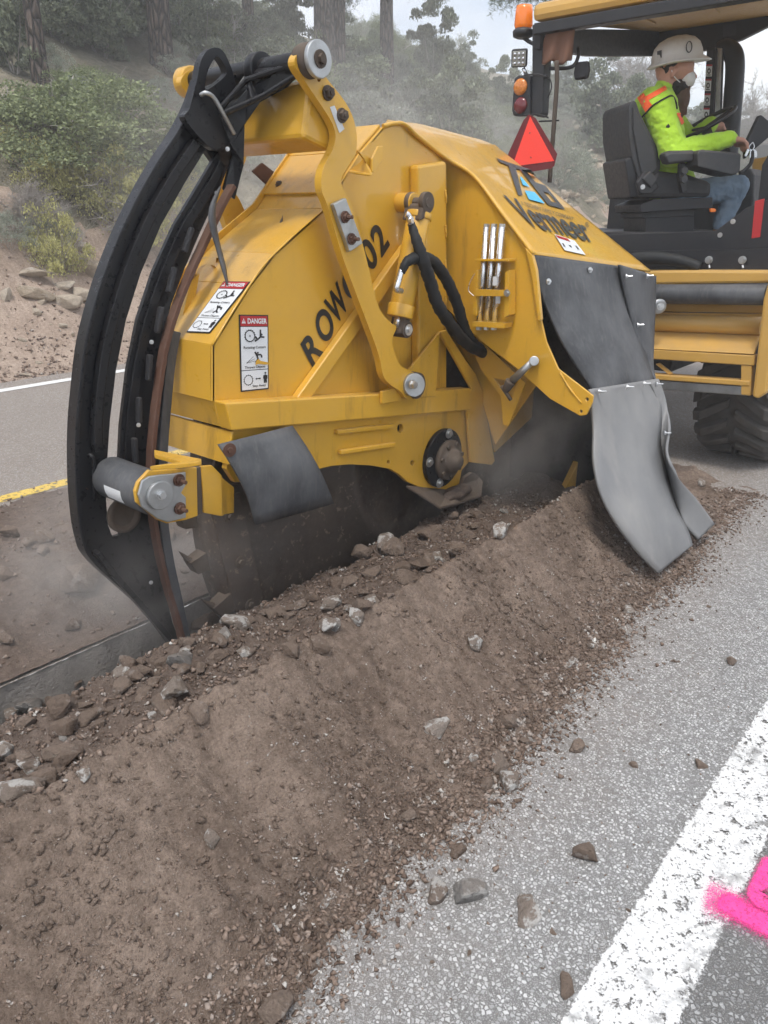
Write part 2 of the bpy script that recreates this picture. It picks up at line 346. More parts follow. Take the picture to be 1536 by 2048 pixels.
def dust_near(t, c, y0, y1, amt, col=(0.27, 0.205, 0.155)):      # spilt soil dusting the road beside the spoil (fades with Y)
    g = t.n('ShaderNodeSeparateXYZ'); t.l(t.co('World'), g.inputs[0])
    yy = t.math('ADD', g.outputs[1], t.math('MULTIPLY', t.noise(3.5, 6, 0.7), 0.5))
    mr = t.n('ShaderNodeMapRange'); mr.inputs['From Min'].default_value = y0; mr.inputs['From Max'].default_value = y1; mr.inputs['To Max'].default_value = amt; t.l(yy, mr.inputs[0])
    return t.mix(t.math('MULTIPLY', mr.outputs[0], t.ramp(t.noise(40, 4, 0.7), (0.3, 0.3), (0.7, 1.0))), c, col)
t = NT('chip_seal_asphalt'); c, h = asphalt_nodes(t, 0.20, 0.68, 0.18, 108); c = dust_near(t, c, 0.75, 1.5, 0.75)
t.set(col=c, rough=0.85).bump(h, 0.55, 0.004); ASPH = t.m
t = NT('shoulder_asphalt'); c, h = asphalt_nodes(t, 0.11, 0.50, 0.165, 96); t.set(col=c, rough=0.9).bump(h, 0.8, 0.006); ASPHS = t.m
t = NT('worn_white_paint'); c, h = asphalt_nodes(t)
sx = t.n('ShaderNodeSeparateXYZ'); t.l(t.co('World'), sx.inputs[0])
w1 = t.ramp(t.noise(34, 6, 0.72), (0.40, 1.0), (0.43, 0.0)); w2 = t.ramp(t.noise(130, 3, 0.6), (0.355, 1.0), (0.39, 0.0)); w3 = t.ramp(t.noise(7, 5, 0.6), (0.55, 0.0), (0.66, 0.8))
wear = t.math('MAXIMUM', w1, t.math('MAXIMUM', t.math('MULTIPLY', w2, 0.85), t.math('MULTIPLY', w3, t.ramp(t.noise(60, 4), (0.42, 0.0), (0.5, 1.0)))))
pc = t.mix(t.noise(15, 4), (0.58, 0.58, 0.575), (0.80, 0.80, 0.79))
t.set(col=pc, rough=0.7).bump(h, 0.35, 0.004)
# ragged paint: bare where worn, ragged at both edges
edge = t.math('ABSOLUTE', t.math('SUBTRACT', sx.outputs[1], 0.305))
er = t.math('ADD', edge, t.math('MULTIPLY', t.math('SUBTRACT', t.noise(70, 4, 0.7), 0.5), 0.035))
keep = t.ramp(er, (0.086, 1.0), (0.090, 0.0)); keep = t.math('MULTIPLY', keep, t.math('SUBTRACT', 1.0, wear)); t.set(alpha=keep); WPAINT = t.m
t = NT('white_line_far'); t.set(col=t.mix(t.noise(20, 4), (0.62, 0.62, 0.61), (0.8, 0.8, 0.79)), rough=0.7); WFAR = t.m
t = NT('yellow_line_paint'); t.set(col=t.mix(t.noise(25, 4), (0.62, 0.42, 0.06), (0.72, 0.52, 0.14)), rough=0.7, alpha=t.ramp(t.noise(18, 6, 0.7), (0.40, 0.0), (0.46, 1.0))); YLINE = t.m
t = NT('pink_spray_paint'); cov = t.n('ShaderNodeAttribute', attribute_name='cover').outputs['Fac']
t.set(col=t.mix(t.noise(60, 4), (0.85, 0.02, 0.22), (0.95, 0.10, 0.38)), rough=0.75, alpha=t.ramp(t.math('ADD', t.math('MULTIPLY', cov, 0.62), t.noise(230, 5, 0.8)), (0.70, 0.0), (0.92, 1.0))); t.set(alpha=t.math('MULTIPLY', t.ramp(t.math('ADD', t.math('MULTIPLY', cov, 0.62), t.noise(230, 5, 0.8)), (0.70, 0.0), (0.92, 1.0)), t.ramp(t.noise(150, 4, 0.75), (0.36, 0.15), (0.47, 1.0)))); PINK = t.m
t = NT('pink_overspray'); cov = t.n('ShaderNodeAttribute', attribute_name='cover').outputs['Fac']; t.set(col=(0.9, 0.06, 0.33), rough=0.8, alpha=t.ramp(t.math('ADD', t.math('MULTIPLY', cov, 0.30), t.noise(260, 4, 0.8)), (0.68, 0.0), (0.84, 0.8))); PINKO = t.m
def soil(name, lo, hi, fine=150, grit=0.35):
    t = NT(name); c = t.mix(t.ramp(t.noise(2.2, 6, 0.62), (0.3, 0.0), (0.7, 1.0)), lo, hi)
    c = t.mix(t.ramp(t.noise(11, 6, 0.7, None, 0.6, (1.0, 0.32, 0.32)), (0.40, 0.0), (0.68, 0.75)), c, tuple(x*0.62 for x in lo)); c = t.mix(t.ramp(t.noise(fine, 3, 0.7), (0.35, 0.0), (0.7, 0.6)), c, tuple(x*0.5 for x in lo)); c = t.mix(t.ramp(t.noise(34, 5, 0.7), (0.45, 0), (0.75, 0.35)), c, tuple(min(1, x*1.45) for x in hi))
    v = t.voro(210); g = t.n('ShaderNodeRGBToBW'); t.l(v.outputs['Color'], g.inputs[0])
    sp = t.math('MULTIPLY', t.ramp(v.outputs['Distance'], (0.25, 1.0), (0.4, 0.0)), t.ramp(g.outputs[0], (0.80, 0.0), (0.84, 1.0)))
    c = t.mix(t.math('MULTIPLY', sp, grit), c, (0.52, 0.48, 0.43)); 
    h = t.math('ADD', t.math('MULTIPLY', t.noise(60, 6, 0.75), 1.0), t.math('MULTIPLY', t.noise(fine*1.6, 3, 0.8), 0.55)); t.set(col=c, rough=0.95, spec=0.2).bump(h, 0.9, 0.012); return t.m
SOIL = soil('spoil_soil', (0.185, 0.132, 0.100), (0.42, 0.325, 0.26)); SOILD = soil('rubble_soil', (0.165, 0.122, 0.098), (0.28, 0.215, 0.175)); BANK = soil('bank_soil', (0.36, 0.27, 0.21), (0.54, 0.43, 0.35), 90)
t = NT('hill_soil'); c = t.mix(t.ramp(t.noise(0.8, 6, 0.65), (0.35, 0.0), (0.65, 1.0)), (0.15, 0.14, 0.095), (0.31, 0.265, 0.20)); c = t.mix(t.ramp(t.noise(6, 6, 0.7), (0.4, 0), (0.7, 0.7)), c, (0.10, 0.09, 0.06)); t.set(col=c, rough=1.0).bump(t.noise(9, 5), 0.8, 0.15); HILLM = t.m
t = NT('cut_trench_wall'); c = t.mix(t.noise(45, 5, 0.7), (0.24, 0.215, 0.195), (0.58, 0.54, 0.50)); t.set(col=c, rough=0.95, spec=0.08).bump(t.noise(70, 4, 0.8), 1.0, 0.02); CUTW = t.m
def stone(name, lo, hi, white=0.25, dust=0.6):
    t = NT(name); r = t.rnd(); o = t.co('Object')
    c = t.mix(r, lo, hi); c = t.mix(t.ramp(t.noise(9, 5, 0.65, o), (0.35, 0), (0.7, 0.6)), c, tuple(x*0.55 for x in lo))
    off = t.n('ShaderNodeVectorMath', operation='ADD'); t.l(o, off.inputs[0]); cb = t.n('ShaderNodeCombineXYZ'); 
    for i in range(3): t.l(t.math('MULTIPLY', r, 37.0+11*i), cb.inputs[i])
    t.l(cb.outputs[0], off.inputs[1])
    wm = t.ramp(t.noise(2.2, 6, 0.7, off.outputs[0]), (0.60-white*0.2, 0.0), (0.66-white*0.2, 1.0)); c = t.mix(t.math('MULTIPLY', wm, white*2.2 if white < 0.45 else 1.0), c, (0.74, 0.72, 0.69))
    c = t.mix(t.math('MULTIPLY', t.ramp(t.up(), (0.2, 0.0), (0.9, 1.0)), t.math('MULTIPLY', t.noise(5, 5, 0.7, off.outputs[0]), dust)), c, (0.36, 0.275, 0.215))
    t.set(col=c, rough=0.92, spec=0.25).bump(t.noise(6, 6, 0.75, o), 0.7, 0.15); return t.m
STB = stone('brown_stone', (0.20, 0.145, 0.112), (0.33, 0.255, 0.205), 0.12); STW = stone('white_crusted_stone', (0.28, 0.22, 0.18), (0.42, 0.36, 0.31), 0.44, 0.35); STG = stone('grey_stone', (0.27, 0.255, 0.24), (0.42, 0.405, 0.385), 0.28, 0.5)
STT = stone('tan_boulder', (0.50, 0.41, 0.31), (0.70, 0.61, 0.50), 0.14, 0.15)
# ================================================================== ROAD
def sheet(name, x0, x1, y0, y1, z, mat, parent=None):
    me = mesh_np(name, [(x0, y0, z), (x1, y0, z), (x1, y1, z), (x0, y1, z)], [(0, 1, 2, 3)]); o = link(name, me, mat)
    if parent is not None: kid(o, parent)
    return o
TR0, TR1 = 2.04, 2.40          # trench between these Y
XT = 2.9                       # the wheel has cut this far
ground = sheet('ground', -400, 900, -900, -6.0, -0.06, HILLM); tag(ground, kind='structure')
rv = [(-40, -0.2, 0), (300, -0.2, 0), (300, TR0, 0), (XT+0.5, TR0, 0), (-40, TR0, 0), (XT+0.5, TR1, 0), (-40, TR1, 0), (300, TR1, 0), (300, 7.45, 0), (-40, 7.45, 0)]
bm = bmesh.new()
def quad(bm, *p): bm.faces.new([bm.verts.new(q) for q in p])
quad(bm, (-40, -6, 0), (300, -6, 0), (300, TR0, 0), (-40, TR0, 0)); quad(bm, (-40, TR1, 0), (300, TR1, 0), (300, 7.45, 0), (-40, 7.45, 0)); quad(bm, (XT+0.6, TR0, 0), (300, TR0, 0), (300, TR1, 0), (XT+0.6, TR1, 0))
road = bm_obj('road', bm, ASPH); tag(road, kind='structure')
sheet('shoulder_strip', -40, 300, -6, 0.235, 0.003, ASPHS, road)
sheet('edge_line', -40, 300, 0.20, 0.41, 0.006, WPAINT, road)
sheet('centre_line', -40, 300, 4.18, 4.29, 0.004, YLINE, road); sheet('far_edge_line', -40, 300, 7.03, 7.16, 0.004, WFAR, road)
# trench walls and floor
bm = bmesh.new(); N = 260
rng = np.random.default_rng(3)
for yy, s in ((TR0, 1), (TR1, -1)):
    rows = []
    for k in range(9):
        z = -0.95*k/8 - 0.002; rows.append([bm.verts.new((-3+(XT+3.6)*i/N, yy + s*(-0.012*abs(noise.noise((i*0.9, k*0.7, yy*9)))+(0.0 if k == 0 else 0.018*noise.noise((i*0.35, k*0.8, yy)))), z)) for i in range(N+1)])
    for a, b in zip(rows, rows[1:]):
        for i in range(N): bm.faces.new((a[i], a[i+1], b[i+1], b[i]))
quad(bm, (-3, TR0-.02, -0.9), (XT+.6, TR0-.02, -0.9), (XT+.6, TR1+.02, -0.9), (-3, TR1+.02, -0.9)); quad(bm, (XT+.6, TR0, 0), (XT+.6, TR1, 0), (XT+.6, TR1, -0.95), (XT+.6, TR0, -0.95))
tw = bm_obj('trench', bm, CUTW, smooth=True); tag(tw, kind='structure')
# pink survey mark sprayed across the shoulder: strokes as thin sheets on the asphalt
def stroke(pts, w, mat, z, name='spray_stroke'):
    pts = smooth_path([Vector((p.x, p.y, z)) for p in pts], 6); rows_ = []; m = len(pts); val = []
    for i, p in enumerate(pts):
        d = (pts[min(i+1, m-1)]-pts[max(i-1, 0)]).normalized(); n = Vector((-d.y, d.x, 0)); e = min(1.0, min(i, m-1-i)/3.0)
        rows_ += [p+n*w*q for q in (-1.6, -1.0, -0.5, 0, 0.5, 1.0, 1.6)]; val += [v*e for v in (0.0, 0.45, 0.95, 1.0, 0.95, 0.45, 0.0)]
    f = [(r*7+k, r*7+k+1, r*7+k+8, r*7+k+7) for r in range(m-1) for k in range(6)]; me = mesh_np(name, rows_, f); at = me.attributes.new('cover', 'FLOAT', 'POINT'); at.data.foreach_set('value', val); return link(name, me, mat)
pk = empty('pink_survey_mark', G(1520, 1800, 0)); tag(pk, 'bright pink spray-painted survey mark on the shoulder asphalt', 'road marking')
for i, (pts, w) in enumerate(((((1430, 1800), (1470, 1822), (1536, 1858), (1620, 1905)), 0.033), (((1548, 1720), (1528, 1760), (1512, 1802), (1540, 1815), (1580, 1790)), 0.022))):
    kid(stroke([G(*p) for p in pts], w, PINK, 0.010+0.003*i), pk)
kid(stroke([G(*p) for p in ((1395, 1790), (1450, 1812), (1536, 1850), (1620, 1890))], 0.062, PINKO, 0.008, 'overspray'), pk)
# ================================================================== SPOIL
def fbm(x, y, s, o=4, seed=0.0):
    return noise.fractal((x*s, y*s, seed), 0.9, 2.1, o)
def sstep(a, b, x):
    t_ = min(1, max(0, (x-a)/(b-a))); return t_*t_*(3-2*t_)
def spoil_h(X, Y):
    """right-hand windrow and the rubble bed between it and the trench"""
    toe = 0.80+0.06*min(max(X, -1), 4)+0.05*fbm(X, 0, 1.7, 3, 5)+0.025*fbm(X, 0, 7, 3, 8); cy_ = 1.385+0.02*fbm(X, 0, 1.1, 3, 2); cz = 0.37+0.02*fbm(X, 3, 0.9, 3, 4)
    end = 1-sstep(3.25, 4.35, X); cz *= 0.12+0.88*end if X > 3.2 else 1
    if Y < toe-0.02: return -0.03
    edge_z = 0.125+0.025*fbm(X, 1, 2.5, 3, 9)
    ru = (Y-toe)/(cy_-toe)
    if ru < 1:
        s = max(ru, 0)**0.92; z = cz*s; z -= 0.03*math.sin(math.pi*s)*(0.5+0.6*fbm(X, 0, 1.3, 2, 30))
        gully = fbm(X*1.0+0.25*Y, Y*0.22, 6.5, 4, 12); z += gully*0.06*math.sin(math.pi*min(1, s*1.02))
        z += fbm(X, Y, 2.3, 3, 17)*0.022*min(1, s*4)+max(0, fbm(X, Y*0.7, 6.5, 3, 19))*0.020*min(1, s*3)*min(1, (1-s)*6)
    else:
        q = min(1, (Y-cy_)/(2.05-cy_)); drop = 0.185*sstep(0, 0.085, q); z = cz-drop*(1 if cz > 0.2 else 0.3)-(cz-0.185-edge_z)*q if cz > 0.2 else cz*(1-q)+0.02
        if q > 0.93: z -= (q-0.93)*1.2
        z += (fbm(X, Y, 5, 4, 21)*0.03+fbm(X, Y, 13, 3, 22)*0.015)*min(1, q*5)
    crest = math.exp(-((Y-cy_)/0.03)**2); z -= crest*0.006
    return z+fbm(X, Y, 11, 4, 40)*0.011+fbm(X, Y, 34, 3, 41)*0.005
def grid_sheet(name, xs, ys, fn, mat, pred=None):
    nx, ny = len(xs), len(ys); v = np.empty((nx*ny, 3), np.float32); k = 0
    for x in xs:
        for y in ys: v[k] = (x, y, fn(x, y)); k += 1
    i = np.arange((nx-1)*ny).reshape(nx-1, ny)[:, :-1].ravel(); f = np.stack([i, i+ny, i+ny+1, i+1], 1)
    if pred is not None: f = f[pred(v[f].mean(1))]
    me = mesh_np(name, v, f, True); return link(name, me, mat)
xs = np.concatenate([np.arange(-1.2, 0.2, 0.03), np.arange(0.2, 3.0, 0.0105), np.arange(3.0, 4.6, 0.016)]); ys = np.concatenate([np.arange(0.66, 1.5, 0.0105), np.arange(1.5, 2.08, 0.014)])
wr = grid_sheet('soil_windrow', xs, ys, spoil_h, SOIL); tag(wr, 'long ridge of brown excavated soil heaped along the trench', 'soil', kind='stuff')
wr.data.materials.append(SOILD)
cen = np.empty(len(wr.data.polygons)*3, np.float32); wr.data.polygons.foreach_get('center', cen); cen = cen.reshape(-1, 3)
jit = np.array([0.035*fbm(float(a), float(b), 9, 3, 50) for a, b in cen[:, :2]])
wr.data.polygons.foreach_set('material_index', (cen[:, 1]+jit > 1.43).astype(np.int32))
def left_h(X, Y):
    e = 4.12+0.10*fbm(X, 0, 1.2, 4, 60); q = (Y-2.42)/(e-2.42)
    if q > 1: return -0.02
    z = (0.16*sstep(0, 0.28, q)*(1-sstep(0.30, 1.0, q))+0.012)*(1-sstep(3.0, 5.4, X))-0.03*sstep(4.6, 5.5, X)
    return z+(fbm(X, Y, 2.4, 4, 61)*0.05+fbm(X, Y, 8, 4, 62)*0.022)*min(1, q*6)*min(1, (1-q)*5)+fbm(X, Y, 25, 3, 63)*0.006
lw = grid_sheet('spoil_spread', np.arange(-0.5, 5.6, 0.026), np.arange(2.405, 4.4, 0.022), left_h, SOILD); tag(lw, 'dusty spoil strewn on the lane left of the trench', 'soil', kind='stuff')
# ------------------------------------------------------------------ hillside
def hill_h(X, Y):
    d = Y-7.75
    if d < -0.3: return -0.04
    k = 0.9+0.25*math.sin(X*0.11+1.0); z = 0.02*d
    z += 2.05*k*sstep(0.1, 3.6, d)
    if d > 2.6: z += 0.41*(d-2.6) if d < 16 else 0.41*13.4+0.25*(d-16) if d < 34 else 0.41*13.4+0.25*18+0.05*(d-34)
    z += fbm(X, Y, 0.12, 3, 70)*0.9*sstep(2, 10, d)+fbm(X, Y, 0.5, 4, 71)*0.22*sstep(0, 1.5, d)+fbm(X, Y, 2.2, 4, 72)*0.05*sstep(-0.2, 0.6, d)
    return z
xs = np.concatenate([np.arange(-25, 1, 1.0), np.arange(1, 12, 0.11), np.arange(12, 40, 0.5), np.arange(40, 180, 2.5)]); ys = np.concatenate([np.arange(7.42, 12, 0.09), np.arange(12, 30, 0.4), np.arange(30, 62, 1.5)])
hill = grid_sheet('hillside', xs, ys, hill_h, BANK); hill.data.materials.append(HILLM); tag(hill, kind='structure')
cen = np.empty(len(hill.data.polygons)*3, np.float32); hill.data.polygons.foreach_get('center', cen); cen = cen.reshape(-1, 3)
hill.data.polygons.foreach_set('material_index', (cen[:, 1] > 10.3+np.sin(cen[:, 0]*2)*0.5).astype(np.int32))
def HIT(x, y, fn=hill_h, s0=5.0, s1=150.0, step=0.15):
    d = ray(x, y); s = s0
    while s < s1:
        p = CAM+d*s
        if p.y > 7.3 and p.z < fn(p.x, p.y): return p
        s += step*(1+s*0.02)
    return None
def HITS(x, y, fn, lo=0.6, hi=8.0):
    d = ray(x, y); s = lo
    while s < hi:
        p = CAM+d*s
        if p.z < fn(p.x, p.y): return p
        s += 0.01
    return G(x, y)
def surf(X, Y):
    if 0.66 < Y < 2.06 and -1.2 < X < 4.58: return max(spoil_h(X, Y), 0.0)
    if 2.42 < Y < 4.2 and -0.4 < X < 5.5: return max(left_h(X, Y), 0.0)
    if Y > 7.45: return hill_h(X, Y)
    return 0.0 if not (TR0 < Y < TR1 and X < XT) else -0.9
# ------------------------------------------------------------------ stones
def rock_mesh(name, seed, pts=15, sub=2, flat=0.75, soft=0.5):
    r = np.random.default_rng(seed); bm = bmesh.new(); p = r.normal(size=(pts, 3)); p /= np.linalg.norm(p, axis=1)[:, None]; p *= r.uniform(0.78, 1.05, (pts, 1)); p *= np.array([1, r.uniform(0.7, 0.95), flat*r.uniform(0.8, 1.1)])
    for q in p: bm.verts.new(q*0.5)
    bmesh.ops.convex_hull(bm, input=bm.verts); bmesh.ops.delete(bm, geom=[v for v in bm.verts if not v.link_faces], context='VERTS')
    if sub:
        bmesh.ops.bevel(bm, geom=list(bm.edges), offset=0.035+0.05*soft, segments=2, affect='EDGES', profile=0.6, clamp_overlap=True)
        bmesh.ops.triangulate(bm, faces=bm.faces); bmesh.ops.subdivide_edges(bm, edges=bm.edges, cuts=1) if sub > 1 else None
        for v in bm.verts: v.co += v.co.normalized()*0.03*noise.fractal(v.co*5+Vector((seed, 0, 0)), 1, 2, 3)
    for f in bm.faces: f.smooth = bool(sub)
    me = bpy.data.meshes.new(name); bm.to_mesh(me); bm.free(); return me
BIG = {}
for mn, mt in (('b', STB), ('w', STW), ('g', STG), ('t', STT)):
    BIG[mn] = []
    for k in range(5):
        me = rock_mesh('stone', 100+k, 13+2*k, 2, 0.72, 0.3+0.15*k); me.materials.append(mt); BIG[mn].append(me)
SML = []
for k in range(8):
    me = rock_mesh('stone', 200+k, 11+k, 1, 0.75, 0.5); me.materials.append(STB if k < 7 else STW); SML.append(me)
def put_stone(me, p, size, label, group=None, name='stone', cat='stone', elong=1.0, sink=0.28, rot=None):
    o = bpy.data.objects.new(name, me); COL.objects.link(o); o.scale = (size*elong, size, size*0.95); o.rotation_euler = rot or (random.uniform(-.35, .35), random.uniform(-.35, .35), random.uniform(0, 6.28))
    zmin = min((o.rotation_euler.to_matrix() @ Vector((v.co.x*size*elong, v.co.y*size, v.co.z*size*0.95))).z for v in list(me.vertices)[::7])
    o.location = (p[0], p[1], p[2]-zmin*(1-sink)-0.001); tag(o, label, cat, group); return o
def px_stone(x, y, w, kind, label, fn=surf, elong=1.0, sink=0.25, name='stone', rot=None, i=None):
    p = HITS(x, y+w*0.25, fn) if y > 900 else None
    s = pxsize(p, w)*1.4; return put_stone(BIG[kind][i if i is not None else random.randrange(5)], p, s, label, None, name, 'stone', elong, sink, rot)
for a in ((875, 1780, 46, 'w', 'pale crusted stone leftmost of three lying on the asphalt'), (936, 1785, 60, 'g', 'grey and brown stone, middle of three on the asphalt'),
          (1052, 1812, 58, 'w', 'brown stone with white patches, rightmost of three on the asphalt'), (1170, 1702, 52, 'b', 'plain brown stone alone on the asphalt nearer the white line'),
          (1130, 1963, 34, 'b', 'small tan brick-shaped stone near the bottom beside the white line', 1.5), (557, 2020, 66, 'b', 'large brown stone at the toe of the soil ridge, bottom edge of photo'),
          (993, 1518, 42, 'w', 'white rounded stone at the toe, upper of a touching pair'), (1018, 1557, 46, 'w', 'white dusted stone at the toe, lower of a touching pair'), (972, 1567, 30, 'b', 'brown stone just left of the white rounded pair'),
          (866, 1452, 46, 'w', 'white-edged slab stone half buried in the soil slope', 1.7), (948, 1285, 34, 'w', 'pale chip of rock high on the soil slope'), (424, 1680, 34, 'w', 'flat white chip lying on the lower soil slope'), (651, 1803, 24, 'w', 'small white round stone low on the soil slope'),
          (1155, 1492, 32, 'b', 'brown stone just beyond the toe gravel on asphalt'), (1400, 1528, 24, 'b', 'small brown stone near the white line, halfway up'), (1462, 1322, 22, 'b', 'small brown pebble beside white line at the right edge'),
          (1018, 1442, 32, 'b', 'tan stone standing in the toe gravel above white pair'), (915, 1700, 30, 'b', 'brown stone at the gravel edge above the three stones'),
          (350, 1376, 54, 'w', 'dusty rock with white underside on the rubble bed', 1.35), (362, 1316, 50, 'g', 'round blue-grey cobble on rubble bed', 1.0), (447, 1272, 36, 'g', 'upright grey cobble on the rubble bed near the shoe tip', 1.3),
          (60, 1408, 50, 'g', 'pale grey slab at the trench edge, far left'), (120, 1415, 56, 'b', 'brown block beside the pale grey slab'), (180, 1430, 40, 'b', 'brown wedge-shaped stone right of the brown block'),
          (42, 1566, 66, 'w', 'big white crusted boulder on the ridge crest, far left'), (97, 1553, 48, 'b', 'brown stone touching the big white boulder'), (167, 1545, 34, 'w', 'small white stone right of the big white boulder'),
          (400, 1425, 44, 'b', 'flat brown stone along the crest edge'), (262, 1330, 40, 'b', 'brown stone at the trench lip'), (310, 1360, 30, 'b', 'round brown cobble near the dusty rock'), (130, 1468, 26, 'g', 'small pale stone left of centre on rubble bed'),
          (120, 1500, 52, 'b', 'dust covered brown rock in the rubble, lower left'), (672, 1250, 28, 'g', 'small blue-grey stone on the crest'), (715, 1235, 34, 'w', 'pale angular stone on the crest below the wheel'), (740, 1198, 36, 'w', 'white faced stone on the crest nearer the machine'),
          (585, 1300, 36, 'b', 'brown stone in the middle of rubble bed'), (640, 1290, 40, 'b', 'dark flat stone on the crest edge mid way'), (780, 1090, 40, 'b', 'angular brown rock at the foot of the wheel'), (860, 1065, 44, 'b', 'large dusty rock in the shadow under the hub'), (910, 1100, 40, 'b', 'brown rock below the hub skid'),
          (1000, 1060, 34, 'w', 'whitish rock in shade under the hood'), (1265, 1030, 26, 'b', 'small rock beside rubber skirt on ridge') if False else (1008, 1022, 18, 'g', 'small grey stone deep in the shade under the hood'),
          (165, 1160, 74, 'b', 'long dusty rock on the spoil left of the shoe', 1.25), (90, 1070, 40, 'b', 'round dusty rock on the far spoil, beside the shoe'), (60, 1082, 30, 'b', 'smaller dusty rock next to the round one'), (20, 1065, 34, 'b', 'dusty stone at left edge on far spoil'), (10, 1270, 34, 'b', 'tan stone at left edge above cut pavement')):
    px_stone(a[0], a[1], a[2], a[3], a[4], elong=a[5] if len(a) > 5 else 1.15)
cnt = 0
def scatter_stone(px, py, w, label, group):
    p = HITS(px, py, surf); o = put_stone(SML[random.randrange(8)], p, pxsize(p, w)*random.uniform(1.0, 1.6), label, group, elong=random.uniform(1, 1.35), sink=0.35); return o
while cnt < 125:      # rubble bed
    x = random.uniform(0, 960); lo = 1640-0.555*x; hi = 1430-0.47*x; y = random.uniform(hi+10, lo-12)
    if x > 560: y = max(y, 1175-(x-560)*0.43)
    w = random.choice((15, 18, 22, 28, 36, 44)); zn = 'near the left photo edge' if x < 130 else 'left of the shoe tip' if x < 320 else 'beside the shoe tip' if x < 480 else 'below the bent rubber flap' if x < 640 else 'below the wheel' if x < 800 else 'under the hub and hood'
    scatter_stone(x, y, w, ('small', 'medium-sized', 'large')[0 if w < 20 else 1 if w < 32 else 2]+' brown stone in the rubble bed '+zn, 'rubble bed stones'); cnt += 1
for k in range(85):   # toe gravel, larger ones
    u = random.random()**0.8; x = 540+900*u+random.gauss(0, 16); y = 2050-1000*u-random.uniform(0, 70)*(1 if random.random() < .75 else 2.2)
    scatter_stone(x, y, random.choice((11, 13, 15, 18, 22)), 'small brown stone in the ridge foot gravel '+('near the bottom photo edge' if y > 1800 else 'level with the three road stones' if y > 1600 else 'around the white rounded pair' if y > 1420 else 'halfway to the rubber skirt' if y > 1220 else 'beside the rubber skirt'), 'toe gravel stones')
for k in range(34):
    x = random.uniform(640, 1530); y = random.uniform(1100, 2030); g = G(x, y)
    if g.y > 0.78 or g.y < 0.1: continue
    scatter_stone(x, y, random.choice((8, 10, 12, 16)), 'small pebble loose on the asphalt between soil ridge and white line', 'pebbles on the asphalt')
for k in range(28):
    p = (random.uniform(0.9, 2.6), random.uniform(2.5, 3.9)); put_stone(SML[random.randrange(6)], (*p, surf(*p)), random.uniform(0.03, 0.10), 'dusty stone on the spoil beyond the trench', 'far spoil stones', elong=1.2, sink=0.4)
# fine gravel nobody could count
def gravel(name, n, gen, smin, smax, mat, label, kind='stuff'):
    protos = []
    for k in range(4):
        me = rock_mesh('g', 300+k, 9, 0, 0.75); v = np.array([q.co[:] for q in me.vertices]); f = np.array([p.vertices[:] for p in me.polygons]); protos.append((v, f)); bpy.data.meshes.remove(me)
    VV, FF, off = [], [], 0; r = np.random.default_rng(n)
    for k in range(n):
        p = gen(r)
        if p is None: continue
        s = smin*(smax/smin)**(r.random()**1.9); a = r.uniform(0, 6.28); v, f = protos[k % 4]; c_, s_ = math.cos(a), math.sin(a); q = v*s; q = np.stack([q[:, 0]*c_-q[:, 1]*s_, q[:, 0]*s_+q[:, 1]*c_, q[:, 2]], 1)
        VV.append(q+np.array([p[0], p[1], p[2]+s*0.16])); FF.append(f+off); off += len(v)
    me = mesh_np(name, np.concatenate(VV), np.concatenate(FF)); o = link(name, me, mat); tag(o, label, 'gravel', kind=kind); return o
t = NT('gravel_mix'); v = t.voro(55); g = t.n('ShaderNodeRGBToBW'); t.l(v.outputs['Color'], g.inputs[0])
c = t.ramp(g.outputs[0], (0.15, (0.11, 0.078, 0.061)), (0.5, (0.205, 0.15, 0.118)), (0.72, (0.265, 0.20, 0.16)), (0.90, (0.40, 0.37, 0.34)), (0.96, (0.62, 0.60, 0.56))); t.set(col=c, rough=0.95, spec=0.2).bump(t.noise(200, 3), 0.5, 0.003); GRAV = t.m
def toe_of(X): return 0.80+0.06*min(max(X, -1), 4)+0.05*fbm(X, 0, 1.7, 3, 5)+0.025*fbm(X, 0, 7, 3, 8)
def g_toe(r):
    X = r.uniform(0.25, 4.5); Y = toe_of(X)+r.normal(0.02, 0.055)*(1 if r.random() < .8 else 1.7); return (X, Y, surf(X, Y))
def g_slope(r):
    X = r.uniform(0.1, 3.7); Y = toe_of(X)+abs(r.normal(0, 0.2)); return (X, Y, surf(X, Y)) if Y < 1.36 else None
def g_clod(r):
    X = r.uniform(0.1, 3.7); Y = r.uniform(0.86, 1.40); n_ = fbm(X, Y*0.5, 3.2, 3, 90); return (X, Y, surf(X, Y)-0.002) if n_ > r.uniform(-0.35, 0.4) and Y > toe_of(X) else None
def g_bed(r):
    X = r.uniform(0.2, 3.3); Y = r.uniform(1.38, 2.05); return (X, Y, surf(X, Y))
def g_road(r):
    X = r.uniform(0.7, 5.5); Y = toe_of(X)-abs(r.normal(0, 0.3)); return (X, Y, 0) if Y > 0.05 else None
def g_left(r):
    X = r.uniform(0.2, 5); Y = r.uniform(2.43, 4.3); return (X, Y, surf(X, Y))
gravel('toe_gravel', 15000, g_toe, 0.006, 0.028, GRAV, 'loose gravel collected along the foot of the soil ridge')
gravel('slope_grit', 24000, g_slope, 0.003, 0.015, GRAV, 'fine grit sprinkled over the soil slope')
gravel('soil_clods', 11000, g_clod, 0.006, 0.032, SOIL, 'crumbly soil clods lying on the ridge slope')
gravel('bed_gravel', 11000, g_bed, 0.006, 0.03, GRAV, 'loose gravel covering the rubble bed beside the trench')
gravel('road_grit', 1500, g_road, 0.003, 0.012, GRAV, 'grit scattered over the asphalt beside the ridge')
gravel('far_gravel', 5000, g_left, 0.006, 0.035, GRAV, 'loose gravel over the spoil beyond the trench')
